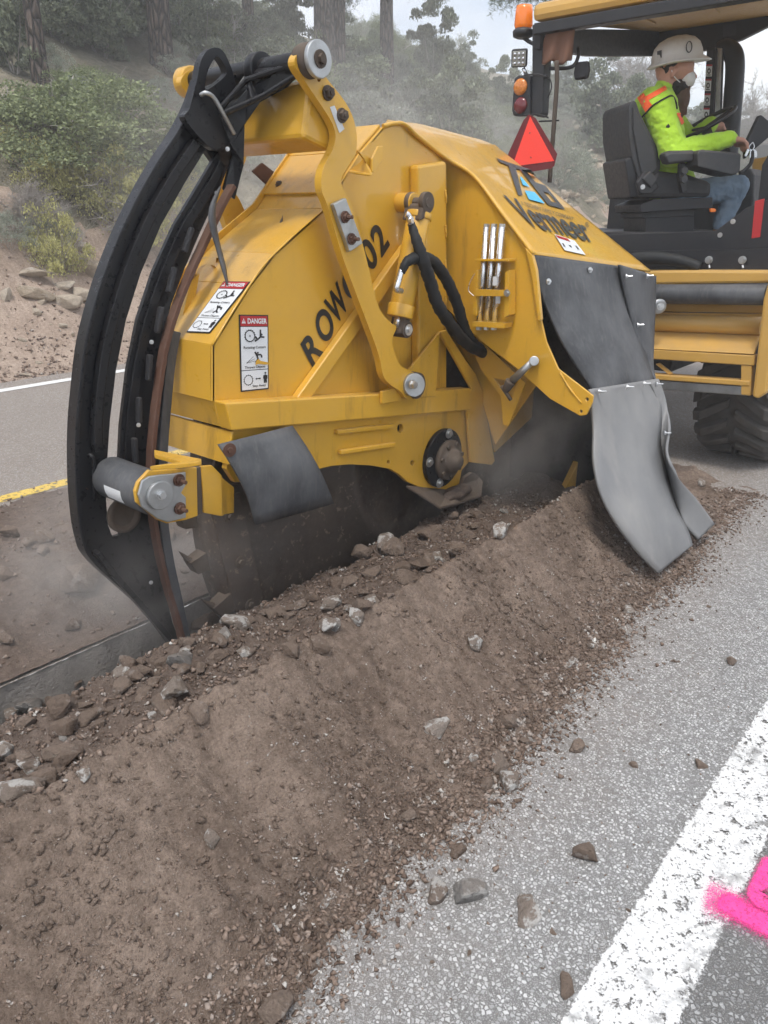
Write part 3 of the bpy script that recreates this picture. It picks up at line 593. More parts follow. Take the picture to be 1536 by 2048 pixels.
# ================================================================== TRENCHER: wheel attachment
YN, YF = 2.0, 2.36
MACH = empty('trencher_machine', (3.6, 2.2, 0)); tag(MACH, 'yellow rock-wheel trencher with black canopy cutting a trench in the road', 'trencher')
RIDGE = [(424, 690), (498, 571), (548, 507), (648, 417), (719, 308), (766, 254)]
RP = [P(x, y, YN) for x, y in RIDGE]
def far(p, y=YF): return Vector((p.x, y, p.z))
side = ppl('side_plate', RIDGE+[(805, 250), (835, 276), (893, 320), (893, 780), (451, 806), (424, 802)], YN, 0.012, YEL, MACH)
ppl('far_side_plate', RIDGE+[(805, 250), (850, 290), (893, 780), (451, 806), (424, 802)], YN, 0.012, YEL, MACH).location.y += YF-YN
rear = plate('rear_panel', [RP[0], P(424, 803, YN), far(P(424, 803, YN)), far(RP[0])], (0.012, 0, 0), YEL, MACH)
for i, (a, b) in enumerate(zip(RP, RP[1:])):
    n = Vector((-(b.z-a.z), 0, b.x-a.x)).normalized()
    rp = plate('roof_panel', [a+n*0.001, b+n*0.001, far(b)+n*0.001, far(a)+n*0.001], -n*0.012, YEL, MACH)
    if i == 0: roof0, roofn = rp, n
# raised cover plate with its bolts on the upper roof
for a, b in ((RP[3].lerp(RP[4], 0.25), RP[4]), (RP[4], RP[5].lerp(RP[4], 0.0))):
    n = Vector((-(b.z-a.z), 0, b.x-a.x)).normalized(); cv = plate('cover_plate', [a+n*0.012+Vector((0, 0.01, 0)), b+n*0.012+Vector((0, 0.01, 0)), far(b, YF+0.015)+n*0.012, far(a, YF+0.015)+n*0.012], -n*0.010, YEL, MACH)
    bolt(far(a.lerp(b, 0.25), YF-0.05)+n*0.012, n, 0.008, cv, DIRTY); bolt(far(a.lerp(b, 0.25), YN+0.06)+n*0.012, n, 0.008, cv, DIRTY)
# far edge upstand of the roof
for a, b in zip(RP, RP[1:]):
    n = Vector((-(b.z-a.z), 0, b.x-a.x)).normalized(); plate('roof_lip', [far(a), far(b), far(b)+n*0.022, far(a)+n*0.022], (0, 0.008, 0), YEL, MACH, bev=0.001)
def weld(pts, r=0.0045, parent=None, mat=YEL): return tube('weld_bead', pts, r, mat, parent or MACH, 6, 5, True, 0.35)
weld([p+Vector((0, -0.001, 0)) for p in RP[:4]], 0.004, side)
ww = 0.0
for x0, y0, x1, y1 in ((512, 790, 535, 788), (556, 790, 580, 788), (600, 786, 624, 784), (690, 783, 712, 781), (740, 780, 764, 778)): weld([P(x0, y0+12, 1.998), P((x0+x1)/2, (y0+y1)/2+11, 1.996), P(x1, y1+12, 1.998)], 0.007, side)
# ------ box beam round the middle
beam = ppl('side_beam', [(451, 806), (943, 777), (943, 820), (464, 862)], 1.935, 0.064, YEL, MACH, bev=0.006)
a, b = P(451, 806, 1.935), P(464, 862, 1.935)
plate('rear_beam', [Vector((a.x+.003, 2.0, a.z-.002)), Vector((b.x+.003, 2.0, b.z+.002)), Vector((b.x+.003, YF+0.03, b.z+.002)), Vector((a.x+.003, YF+0.03, a.z-.002))], (0.05, 0, 0.0), YEL, MACH, bev=0.004)
lowr_a, lowr_b = P(463, 864, 1.95), P(452, 975, 1.95)
plate('lower_rear_panel', [lowr_a, P(458, 930, 1.95), Vector((P(458, 930, 1.95).x, YF, P(458, 930, 1.95).z)), Vector((lowr_a.x, YF, lowr_a.z))], (0.012, 0, 0), YEL, MACH)
HC = P(890, 918, 1.96)
arch = []
low = ppl('lower_plate', [(464, 860), (943, 818), (962, 845), (965, 900), (940, 922), (924, 940), (918, 972), (880, 984), (838, 974), (815, 964), (800, 950), (780, 938), (740, 931), (700, 929), (665, 932), (640, 938), (600, 948), (540, 962), (470, 965), (452, 938)], 1.972, 0.025, YEL, MACH,
          holes=[[(801+6*math.cos(k*math.pi/6), 857+9*math.sin(k*math.pi/6)) for k in range(12)], [(777+3*math.cos(k*math.pi/4), 924+4*math.sin(k*math.pi/4)) for k in range(8)], [(825+4*math.cos(k*math.pi/4), 926+5*math.sin(k*math.pi/4)) for k in range(8)]])
for q in (((676, 860), (789, 848), (789, 857), (676, 869)), ((683, 901), (792, 885), (792, 894), (683, 910))):
    rb = ppl('rib', q, 1.950, 0.022, YEL, MACH, bev=0.004)
    for k in (0.1, 0.5, 0.9): x = q[0][0]+(q[1][0]-q[0][0])*k; y = q[0][1]+(q[1][1]-q[0][1])*k; weld([P(x-8, y, 1.968), P(x, y-1.5, 1.964), P(x+8, y-1.5, 1.968)], 0.004, rb)
ppl('guard_plate', [(880, 664), (893, 660), (930, 718), (952, 748), (966, 783), (990, 922), (984, 930), (942, 925), (935, 818), (943, 777)], 1.945, 0.015, YEL, MACH)
# ------ wheel
WC = Vector((HC.x+0.005, 2.19, HC.z)); WR = 1.22
wheel = lathe('rock_wheel', (WC.x, 2.14, WC.z), (0, 1, 0), [(0, 0.01), (0, 0.40), (-0.022, 0.41), (-0.022, 0.47), (0.0, 0.48), (0.0, WR-0.16), (-0.02, WR-0.15), (-0.02, WR-0.02), (-0.01, WR), (0.11, WR), (0.12, WR-0.15), (0.1, WR-0.16), (0.1, 0.01)], DARKST, MACH, 72)
tm = None
for k in range(44):
    th = 2*math.pi*k/44
    if tm is None:
        bm = bmesh.new(); w0 = [bm.verts.new(v) for v in ((-0.03, -0.03, -0.04), (0.05, -0.03, -0.04), (0.05, 0.03, -0.04), (-0.03, 0.03, -0.04), (-0.02, -0.025, 0.03), (0.04, -0.025, 0.05), (0.04, 0.025, 0.05), (-0.02, 0.025, 0.03))]
        for f in ((3, 2, 1, 0), (4, 5, 6, 7), (0, 1, 5, 4), (1, 2, 6, 5), (2, 3, 7, 6), (3, 0, 4, 7)): bm.faces.new([w0[i] for i in f])
        rg = [bm.verts.new((0.03+0.0, 0.018*math.cos(i*math.pi/4), 0.035+0.018*math.sin(i*math.pi/4))) for i in range(8)]; tip = bm.verts.new((0.10, 0, 0.075))
        for i in range(8): bm.faces.new((rg[i], rg[(i+1) % 8], tip))
        bmesh.ops.recalc_face_normals(bm, faces=bm.faces); tm = bpy.data.meshes.new('cutter_tooth'); bm.to_mesh(tm); bm.free(); tm.materials.append(DIRTY)
    o = link('cutter_tooth', tm); o.parent = wheel; yo = (-0.05, 0.0, 0.05, 0.02)[k % 4]
    rad = Vector((math.cos(th), 0, math.sin(th))); tan = Vector((math.sin(th), 0, -math.cos(th)))
    mm = Matrix((tan, Vector((0, 1, 0)), rad)).transposed().to_4x4(); mm.translation = WC+rad*(WR+0.02)+Vector((0, yo, 0)); o.matrix_basis = mm
for k in range(12):
    th = 2*math.pi*(k+0.3)/12; sp = box('rim_segment', WC+Vector((math.cos(th), 0, math.sin(th)))*(WR-0.09)+Vector((0, -0.075, 0)), Vector((math.cos(th), 0, math.sin(th)))*0.07, (0, 0.008, 0), Vector((-math.sin(th), 0, math.cos(th)))*0.27, DARKST, wheel, 0.004)
    for q in (-0.2, 0.0, 0.2): bolt(WC+Vector((math.cos(th), 0, math.sin(th)))*(WR-0.09)+Vector((-math.sin(th), 0, math.cos(th)))*q+Vector((0, -0.083, 0)), (0, -1, 0), 0.014, wheel, DIRTY)
# ------ hub
hub = cyl('hub_flange', HC+Vector((-0.02, 0.012, 0.01)), HC+Vector((-0.02, -0.012, 0.01)), 0.138, BLK, MACH, seg=40, bev=0.003)
lathe('hub_collar', HC+Vector((0, -0.010, 0)), (0, -1, 0), [(0, 0.095), (0.02, 0.095), (0.026, 0.085), (0.03, 0.06), (0.045, 0.058), (0.055, 0.05), (0.06, 0.032), (0.075, 0.03), (0.075, 0.0)], DIRTY, hub, 36)
for k in range(7): th = k*2*math.pi/7+0.2; bolt(HC+Vector((0.078*math.cos(th), -0.034, 0.078*math.sin(th))), (0, -1, 0), 0.011, hub, DIRTY, False)
for th in (1.35, 3.05, 4.4, 5.9): bolt(HC+Vector((-0.02+0.117*math.cos(th), -0.012, 0.01+0.117*math.sin(th))), (0, -1, 0), 0.013, hub, ZINC)
sk = [P(812, 970, 1.975), P(838, 986, 1.94), P(880, 1014, 1.90), P(920, 1004, 1.90), P(963, 990, 1.90), P(966, 962, 1.93), P(950, 945, 1.975), P(900, 975, 1.985)]
skid = plate('hub_skid', sk, (0, 0.0, -0.014), DIRTY, MACH, bev=0.004)
plate('skid_cheek', [P(918, 985, 1.95), P(930, 955, 1.95), P(945, 945, 1.95), P(962, 955, 1.95), P(964, 988, 1.92)], (0, 0.02, 0), DIRTY, skid)
bm = bmesh.new(); bmesh.ops.create_icosphere(bm, subdivisions=3, radius=1)
for v in bm.verts: v.co = Vector((v.co.x*0.10, v.co.y*0.04, v.co.z*0.035))*(1+0.35*noise.fractal(v.co*2.2, 1, 2, 4))+P(915, 985, 1.94)
bm_obj('packed_dirt', bm, SOILD, skid, smooth=True)
# ------ diagonal strut, post, braces
st = ppl('strut', [(594, 797), (622, 797), (814, 530), (814, 488)], 1.965, 0.034, YEL, MACH, bev=0.004)
weld([P(590, 792, 1.993), P(700, 640, 1.993), P(812, 482, 1.993)], 0.005, st)
ppl('post', [(836, 330), (893, 322), (893, 650), (872, 700), (870, 788), (838, 788)], 1.955, 0.044, YEL, MACH, bev=0.012)
ppl('gusset', [(818, 740), (880, 664), (872, 793), (826, 796)], 1.930, 0.012, YEL, MACH)
ppl('beam_bracket', [(765, 783), (790, 775), (803, 790), (800, 803), (765, 808)], 1.918, 0.016, YEL, MACH)
for y in (380, 450, 520, 590): weld([P(891, y, 1.953), P(892, y+12, 1.950), P(892, y+26, 1.953)], 0.004)
# L bracket on the roof side and slot tab
lb = plate('roof_bracket', [P(697, 340, 1.99), P(728, 318, 1.93), P(747, 346, 1.90), P(742, 348, 1.90), P(700, 342, 1.97)], (0, 0, -0.008), YEL, MACH)
ppl('bracket_upright', [(745, 318), (757, 292), (767, 292), (767, 318), (748, 345), (744, 345)], 1.90, 0.010, YEL, lb)
ppl('bracket_web', [(714, 300), (745, 318), (744, 345), (728, 318)], 1.92, 0.008, YEL, lb)
tab = plate('worn_tab', [P(505, 342, 2.40), P(525, 325, 2.40), P(562, 354, 2.40), P(542, 377, 2.40)], (0, 0.010, 0), RUST, MACH); tag(tab, 'yellow tab worn to rust')
# ------ near and far link arms
ARM = [(590, 130), (598, 104), (622, 92), (638, 112), (640, 138), (692, 206), (711, 253), (713, 301), (700, 328), (685, 352), (684, 372), (700, 405), (728, 497), (755, 607), (779, 643), (793, 654), (784, 684), (798, 727), (818, 740), (836, 752), (842, 770), (835, 790), (815, 798), (800, 782), (779, 768), (766, 749), (756, 705), (717, 600), (683, 507), (657, 417), (643, 378), (646, 338), (668, 292), (666, 250), (619, 176)]
def soft(px, n=5):
    q = px+px[:3]; s = smooth_path([Vector((*px[-1], 0))]+[Vector((*p, 0)) for p in px]+[Vector((*px[0], 0)), Vector((*px[1], 0))], n); return [(v.x, v.y) for v in s[n:-n-1]]
ARM = soft(ARM)
arm = ppl('link_arm', ARM, 1.895, 0.03, YEL, MACH, holes=[[(638+4*math.cos(k*math.pi/4), 158+6*math.sin(k*math.pi/4)) for k in range(8)]], bev=0.004)
# (shared outline, set across on the far side)
pts = [P(x, y, 1.895) for x, y in ARM]; plate('link_arm', [Vector((p.x, 2.47, p.z)) for p in pts], (0, 0.03, 0), YEL, MACH, bev=0.004)
ap = P(617, 122, 1.895); TZ = ap.z; TX = ap.x
cap = cyl('pin_cap', (TX, 1.862, TZ), (TX, 1.845, TZ), 0.052, ZINC, arm, seg=36, bev=0.003); bolt((TX, 1.845, TZ), (0, -1, 0), 0.014, cap, DIRTY)
lathe('greased_bearing', (TX, 1.925, TZ), (0, -1, 0), [(0, 0.046), (0.015, 0.050), (0.04, 0.049), (0.063, 0.042)], DIRTY, arm, 36)
for x, y, m in ((655, 186, STEEL), (683, 231, STEEL)): bolt(P(x, y, 1.893), (0, -1, 0), 0.0165, arm, DIRTY, wr=1.35, stud=0.006)
ppl('white_tape', [(660, 214), (669, 211), (689, 258), (679, 266)], 1.893, 0.001, TAPE, arm, bev=0)
db = ppl('clamp_plate', [(667, 408), (692, 396), (726, 487), (700, 504)], 1.876, 0.018, ZINC, arm, bev=0.003)
for x, y in ((690, 434), (703, 478)): bolt(P(x, y, 1.874), (0, -1, 0), 0.013, db, RUST, stud=0.02, wr=1.5)
lp = cyl('pivot_washer', P(822, 769, 1.885)+Vector((0, -0.02, 0)), P(822, 769, 1.895), 0.047, ZINC, arm, seg=32, bev=0.002); bolt(P(824, 769, 1.865), (0, -1, 0), 0.016, lp, STEEL, wr=1.2)
lathe('pivot_bush', P(820, 769, 1.93), (0, -1, 0), [(0, 0.055), (0.04, 0.054)], DIRTY, arm, 28)
# crossbeam between the arms (box tube, seen under the pin)
cb0, cb1 = P(640, 215, 1.925), P(655, 250, 1.925)
pc_ = P(652, 222, 1.925); ax = Vector((0.075, 0, -0.02)); az = Vector((0.02, 0, 0.088))
box('cross_beam', (pc_.x-0.015, 2.2, pc_.z-0.015), ax*0.85, (0, 0.268, 0), az*0.98, YEL, MACH, 0.014)
# ------ lift cylinder
c0, c1 = P(838, 432, 1.905), P(803, 612, 1.905); dv = (c1-c0).normalized()
bar = cyl('lift_cylinder', c0, c1, 0.046, YEL, MACH, seg=36, bev=0.004)
cyl('gland', c1-dv*0.005, c1+dv*0.045, 0.052, YEL, bar, seg=36, bev=0.004); cyl('top_collar', c0-dv*0.012, c0+dv*0.012, 0.05, YEL, bar, seg=36, bev=0.003)
cyl('piston_rod', c1+dv*0.03, c1+dv*0.085, 0.019, CHROME, bar, seg=20)
e0 = P(838, 405, 1.905)
for yo in (-0.035, 0.035): cyl('clevis_ear', e0+Vector((0, yo-0.011, 0)), e0+Vector((0, yo+0.011, 0)), 0.038, DIRTY, bar, seg=20, bev=0.003)
box('clevis_neck', e0+dv*0.03, (0.03, 0, 0.006), (0, 0.045, 0), dv*0.03, DIRTY, bar, 0.006)
cyl('pivot_boss', e0+Vector((0, 0.1, 0)), e0+Vector((0, 0.02, 0)), 0.036, YEL, MACH, seg=24, bev=0.003); cyl('pivot_pin', e0+Vector((0, 0.06, 0)), e0+Vector((0, -0.05, 0)), 0.018, DIRTY, bar, seg=16)
e1 = P(801, 655, 1.905)
bm_c = box('rod_clevis', e1+Vector((0, 0, 0.025)), (0.028, 0, 0.008), (0, 0.033, 0), -dv*0.04, DIRTY, bar, 0.012)
cyl('rod_eye', e1+Vector((0.004, -0.036, -0.006)), e1+Vector((0.004, 0.036, -0.006)), 0.032, DIRTY, bar, seg=24, bev=0.003); bolt(e1+Vector((0.004, -0.036, -0.006)), (0, -1, 0), 0.012, bar, STEEL)
# hoses and fittings
h1 = tube('hydraulic_hose', [P(822, 446, 1.87), P(832, 478, 1.84), P(846, 520, 1.82), P(861, 565, 1.82), P(876, 610, 1.82), P(902, 650, 1.84), P(935, 688, 1.87), P(968, 706, 1.9), P(985, 714, 1.95)], lambda s: 0.0135+0.011*min(1, s*4), HOSE, MACH, 14, 10, True, 0.10)
h2 = tube('hydraulic_hose', [P(803, 545, 1.85), P(815, 523, 1.84), P(838, 516, 1.84), P(866, 524, 1.85), P(893, 560, 1.86), P(915, 610, 1.86), P(930, 660, 1.87), P(950, 690, 1.89), P(990, 716, 1.95)], lambda s: 0.0135+0.010*min(1, s*4), HOSE, MACH, 14, 10, True, 0.10)
tube('hose_fitting', [P(812, 428, 1.87), P(817, 432, 1.865), P(823, 450, 1.865), P(828, 466, 1.85)], 0.0115, CHROME, h1, 10, 4); tube('hose_fitting', [P(802, 582, 1.86), P(793, 578, 1.85), P(797, 562, 1.85), P(803, 540, 1.85)], 0.0115, CHROME, h2, 10, 4)
bolt(P(818, 440, 1.862), (0.2, -1, 0), 0.013, h1, CHROME, False)
# ------ discharge hood
XC = 2.78
hs = ppx('hood_side', [(889, 316), (947, 353), (973, 383), (1003, 426), (1050, 495), (1064, 510), (1072, 540), (1082, 640), (1092, 684), (1116, 738), (1186, 792), (1184, 806), (1172, 830), (1160, 832), (1100, 798), (1033, 737), (964, 684), (889, 614)], XC, 0.012, YEL, MACH, holes=[[(1174+3.5*math.cos(k*math.pi/4), 799+4*math.sin(k*math.pi/4)) for k in range(8)], [(1162+3*math.cos(k*math.pi/4), 823+3.5*math.sin(k*math.pi/4)) for k in range(8)]])
weld([PX(1120, 745, XC-.001), PX(1140, 778, XC-.002), PX(1163, 806, XC-.001)], 0.004, hs)
ppx('edge_flange', [(1050, 495), (1064, 510), (1072, 540), (1082, 640), (1076, 642), (1064, 560), (1058, 528)], XC-0.02, 0.02, YEL, hs)
ib = ppx('inner_bracket', [(900, 600), (960, 680), (1051, 766), (1017, 852), (1006, 850), (1000, 790), (962, 740)], XC+0.12, 0.012, YEL, MACH, holes=[[(988, 757), (1036, 765), (1020, 802)]])
ppx('inner_wall', [(893, 560), (960, 620), (1080, 760), (990, 890), (960, 790), (893, 680)], XC+0.22, 0.012, YEL, MACH)
ppl('inner_side', [(893, 640), (1085, 760), (1080, 820), (990, 905), (968, 780)], 2.02, 0.01, YEL, MACH)
# dark chute interior: back and front sheets
FA, FB = P(1042, 331, 2.35), P(1302, 541, 1.53)
plate('hood_front', [FA+Vector((-.03, 0, -.02)), FB+Vector((-.03, 0, -.02)), Vector((FB.x-.05, 1.45, 0.25)), Vector((FA.x-.1, 2.3, 0.2))], (0.01, 0, 0), BLK, MACH)
brc = ppl('yellow_skid', [(1172, 890), (1196, 900), (1150, 1005), (1118, 1005)], 1.72, 0.03, YEL, MACH)
abox('shade_sheet', 2.95, 3.9, 2.30, 2.315, 0.05, 1.2, BLK, MACH); abox('shade_sheet', 3.62, 3.635, 1.62, 2.29, 0.08, 1.1, BLK, MACH)  # added black sheets: hide the bright road, stand in for shade inside the hood
lip = [P(766, 252, 2.0), P(805, 247, 1.995), P(836, 273, 1.99), P(893, 317, 1.985)]+[PX(x, y, XC-0.008) for x, y in ((947, 352), (1003, 425), (1066, 508))]
FT = [P(775, 239, 2.12), P(850, 252, 2.3), P(930, 271, 2.36), P(985, 289, 2.40)]+[FA, FA.lerp(FB, 0.5), FB]
rows = []
def resamp(pts, n):
    s = smooth_path(pts, 12); return [s[min(len(s)-1, round(i*(len(s)-1)/n))] for i in range(n+1)]
La, Lb = resamp(lip, 30), resamp(FT, 30)
for k in range(25):
    q = k/24; rows.append([a.lerp(b, q)+Vector((0, 0, 0.02*math.sin(math.pi*q)*(1-abs(i/15-1)))) for i, (a, b) in enumerate(zip(La, Lb))])
hood = loft('hood_roof', rows, YEL, MACH, 0.010)
hood.modifiers['solid'].offset = -1 if hood.data.polygons[200].normal.z > 0 else 1
tube('hood_lip', [p+Vector((-.002, -0.002, 0.0)) for p in La], 0.008, YEL, hood, 8, 1)
ppl('lifting_lug', [(935, 290), (990, 289), (1003, 300), (1026, 328), (1020, 345), (940, 310)], 2.41, 0.014, YEL, MACH, holes=[[(962, 306), (984, 304), (994, 312), (1006, 330), (975, 315)]])
lg = Dec(P(943, 306, 2.405), P(952, 307, 2.405), P(952, 292, 2.405), P(943, 292, 2.405), MACH, 'lug_label'); lg.ring(0.5, 0.5, 0.28, 0.3, 0.4, DECW, 1, 'ring', 12)
# printing on the hood roof: measured on the plane of the sloping panel
HA, HB2, HC2 = rows[6][26], rows[12][22], rows[18][27]
hn = (HB2-HA).cross(HC2-HA).normalized(); hn = hn if hn.z > 0 else -hn
HT = []
from mathutils.bvhtree import BVHTree
hv = [p for r in rows for p in r]; hf = [(i*31+j, i*31+j+1, (i+1)*31+j+1, (i+1)*31+j) for i in range(24) for j in range(30)]
BV = BVHTree.FromPolygons(hv, hf)
def onhood(x, y, lift=0.0):
    h = BV.ray_cast(CAM, ray(x, y).normalized())
    return (h[0] if h[0] is not None else PP(x, y, HA, HB2, HC2))+hn*(0.006+lift)
def hpoly(name, px, mat, lift=0.0):
    bm = bmesh.new(); pts = []
    for (x0, y0), (x1, y1) in zip(px, px[1:]+px[:1]):
        for k in range(3): pts.append((x0+(x1-x0)*k/3, y0+(y1-y0)*k/3))
    vs_ = [bm.verts.new(onhood(x, y, lift)) for x, y in pts]
    for t_ in tessellate_polygon([[Vector((x, y, 0)) for x, y in pts]]):
        try: bm.faces.new([vs_[i] for i in t_])
        except ValueError: pass
    return bm_obj(name, bm, mat, hood)
def zc(*p): return [(960+x*360/1536, 280+y*320/1365) for x, y in p]     # from a measured enlargement
hpoly('logo_letter', zc((130, 155), (165, 175), (430, 262), (470, 315), (345, 262), (300, 250), (357, 480), (318, 478), (235, 225), (160, 195)), DECG)
hpoly('logo_letter', zc((335, 258), (390, 275), (602, 532), (652, 548), (722, 602), (575, 562)), DECG); hpoly('logo_letter', zc((470, 370), (550, 396), (722, 602), (648, 543), (588, 466), (512, 440)), DECG)
hpoly('logo_panel', zc((335, 325), (345, 320), (418, 410), (360, 392)), DECC); hpoly('logo_panel', zc((375, 438), (460, 452), (548, 552), (410, 515)), DECC)
def warp_text(name, s, quad_px, mat, off=0.0, lift=0.0):
    """lettering fitted to a 4-corner patch of the hood: bl, br, tr, tl in the photograph"""
    o = text(name, s, (0, 0, 0), (1, 0, 0), (0, 1, 0), mat, hood, off); me = o.data
    bl, br, tr, tl = [Vector((*q, 0)) for q in quad_px]
    for v in me.vertices:
        u, w = v.co.x, v.co.y; q = bl*(1-u)*(1-w)+br*u*(1-w)+tr*u*w+tl*(1-u)*w; v.co = onhood(q.x, q.y, lift)
    me.update(); return o
warp_text('brand_lettering', 'Vermeer', zc((405, 738), (975, 884), (842, 672), (190, 480)), DECG, 0.018)
warp_text('small_lettering', 'A TEICHERT FAMILY COMPANY', zc((352, 565), (785, 695), (800, 668), (335, 530)), DECG, 0.0)
warp_text('trademark_sign', '®', zc((890, 745), (925, 755), (925, 715), (890, 708)), DECG, 0.0)
hl = hpoly('warning_label', zc((628, 812), (800, 868), (895, 990), (715, 950)), DECW); hpoly('label_header', zc((634, 820), (740, 853), (765, 880), (655, 845)), DECR, 0.0012)
for q in (((690, 890), (705, 895), (722, 925), (708, 922)), ((745, 905), (765, 910), (780, 930), (760, 925)), ((800, 910), (815, 915), (840, 945), (825, 945))): hpoly('label_figure', zc(*q), DECG, 0.0012)
# spare shank rods in their rack
rk = ppx('rod_rack', [(950, 518), (1016, 518), (1016, 523), (950, 523)], XC-0.065, 0.06, YEL, MACH, bev=0.002)
ppx('rack_foot', [(945, 643), (1010, 647), (1008, 657), (944, 653)], XC-0.065, 0.06, YEL, rk, bev=0.002); ppx('rack_bar', [(950, 578), (1015, 580), (1015, 593), (950, 592)], XC-0.068, 0.008, YEL, rk, bev=0.002)
for q in (((1010, 545), (1018, 540), (1018, 630), (1008, 636)), ((950, 542), (956, 540), (953, 632), (945, 630))): ppx('rack_cheek', q, XC-0.06, 0.05, YEL, rk, bev=0.002)
bolt(PX(1014, 586, XC-0.068), (-1, 0, 0), 0.008, rk, STEEL)
tube('retaining_wire', [PX(955, 540, XC-.05), PX(942, 560, XC-.06), PX(937, 580, XC-.06), PX(948, 592, XC-.06)], 0.0018, CHROME, rk, 6)
for x0, x1 in ((973, 958), (988, 973), (1004, 988)):
    rod = cyl('spare_rod', PX(x0, 454, XC-0.035), PX(x1, 652, XC-0.035), 0.0125, CHROME, MACH, seg=20)
    d = (PX(x1, 652, XC-0.035)-PX(x0, 454, XC-0.035)).normalized(); cyl('rod_head', PX(x0, 454, XC-.035), PX(x0, 454, XC-.035)-d*0.012, 0.0128, STEEL, rod, seg=6); cyl('rod_nut', PX(x1, 650, XC-.035), PX(x1, 650, XC-.035)+d*0.02, 0.0128, STEEL, rod, seg=6)
for x, y in ((996, 598), (990, 562)): ppx('rod_sticker', [(x-4, y-9), (x+5, y-9), (x+4, y+9), (x-5, y+9)], XC-0.050, 0.001, TAPE, rk, bev=0)
# T-handle latch
hd = cyl('latch_handle', PX(1066, 722, XC-0.03), PX(1026, 760, XC-0.03), 0.013, ZINC, MACH, 0.017, seg=14)
cyl('latch_pivot', PX(1068, 722, XC), PX(1068, 722, XC-0.06), 0.02, ZINC, hd, seg=18, bev=0.003); cyl('latch_knuckle', PX(1022, 762, XC-0.03), PX(1010, 782, XC-0.03), 0.024, DIRTY, hd, 0.016, seg=12, bev=0.005); cyl('latch_bar', PX(1003, 772, XC-0.03), PX(1022, 800, XC-0.03), 0.008, DIRTY, hd, seg=10)
# ------ rubber skirts
def skirt(name, left, right, Yl, Yr, mat, parent, th=0.012, cols=10, bulge=0.0, n=6):
    """hanging sheet: left and right edges as measured points with their own depth"""
    L_ = smooth_path([P(x, y, Y) for (x, y), Y in zip(left, Yl)], n); R_ = smooth_path([P(x, y, Y) for (x, y), Y in zip(right, Yr)], n); m = min(len(L_), len(R_)); rows = []
    for i in range(m): rows.append([L_[i].lerp(R_[i], k/cols)+Vector((0, -bulge*math.sin(math.pi*k/cols)*math.sin(math.pi*i/(m-1)), 0)) for k in range(cols+1)])
    return loft(name, rows, mat, parent, th)
s1 = skirt('rubber_skirt', [(1062, 508), (1076, 560), (1098, 620), (1125, 680), (1155, 730), (1190, 785)], [(1247, 533), (1256, 580), (1268, 625), (1282, 670), (1295, 715), (1312, 770)], [1.60, 1.57, 1.53, 1.47, 1.41, 1.35], [1.53, 1.52, 1.50, 1.46, 1.41, 1.35], RUB, MACH, 0.012, bulge=0.03)
s2 = skirt('rubber_skirt', [(1240, 529), (1250, 580), (1262, 630), (1278, 690), (1300, 735), (1312, 765)], [(1313, 552), (1312, 600), (1310, 650), (1308, 700), (1308, 740), (1314, 765)], [1.515, 1.50, 1.48, 1.44, 1.40, 1.34], [1.50, 1.50, 1.48, 1.44, 1.40, 1.34], RUB, MACH, 0.012, bulge=0.015)
s3 = skirt('rubber_skirt', [(1182, 778), (1190, 850), (1190, 920), (1204, 985), (1238, 1050), (1282, 1108), (1318, 1146)], [(1316, 757), (1328, 800), (1322, 890), (1338, 950), (1354, 1015), (1376, 1058), (1386, 1090)], [1.315, 1.28, 1.23, 1.165, 1.09, 1.025, 0.985], [1.31, 1.28, 1.215, 1.155, 1.085, 1.025, 0.985], RUBD, MACH, 0.014, bulge=0.02)
s4 = skirt('rubber_skirt', [(1300, 765), (1320, 820), (1322, 890), (1335, 950), (1352, 1010), (1372, 1050), (1398, 1078)], [(1318, 758), (1332, 800), (1337, 850), (1331, 905), (1352, 950), (1395, 1000), (1430, 1048)], [1.30, 1.27, 1.22, 1.165, 1.095, 1.035, 0.985], [1.30, 1.27, 1.21, 1.155, 1.09, 1.03, 0.98], RUBD, MACH, 0.012)
def sbolt(x, y, Y, parent, n=(-0.25, -1, 0.15), stud=0.03): bolt(P(x, y, Y), n, 0.0075, parent, STEEL, stud=stud*0.7, wr=1.6)
for x, y, Y in ((1097, 563, 1.53), (1180, 540, 1.54)): sbolt(x, y, Y, s1, stud=0.006)
for x, y, Y in ((1252, 553, 1.495), (1294, 552, 1.49), (1275, 650, 1.465)): sbolt(x, y, Y, s2, (0.5, -1, 0.1))
for x, y, Y in ((1198, 783, 1.30), (1254, 774, 1.285), (1288, 767, 1.285)): sbolt(x, y, Y, s3, (0.3, -1, 0.1))
for x, y, Y in ((1312, 768, 1.27), (1328, 866, 1.2)): sbolt(x, y, Y, s4, (0.9, -1, 0.0), 0.035)
# bent rubber flap at the rear corner
rows = []
for i in range(9):
    v = i/8; a = P(437+(512-437)*v-18*math.sin(math.pi*v)*(-0.6), 888+(1050-888)*v, 1.925-0.05*math.sin(math.pi*v*0.8)); b = P(585+(668-585)*v+8*math.sin(math.pi*v), 851+(1007-851)*v, 1.93-0.035*math.sin(math.pi*v))
    rows.append([a.lerp(b, k/10)+Vector((0, -0.018*math.sin(math.pi*k/10), 0.006*math.sin(math.pi*k/10))) for k in range(11)])
s5 = loft('rubber_flap', rows, RUB, MACH, 0.010); bolt(P(459, 900, 1.905), (-0.2, -1, 0), 0.010, s5, RUST, wr=2.3)
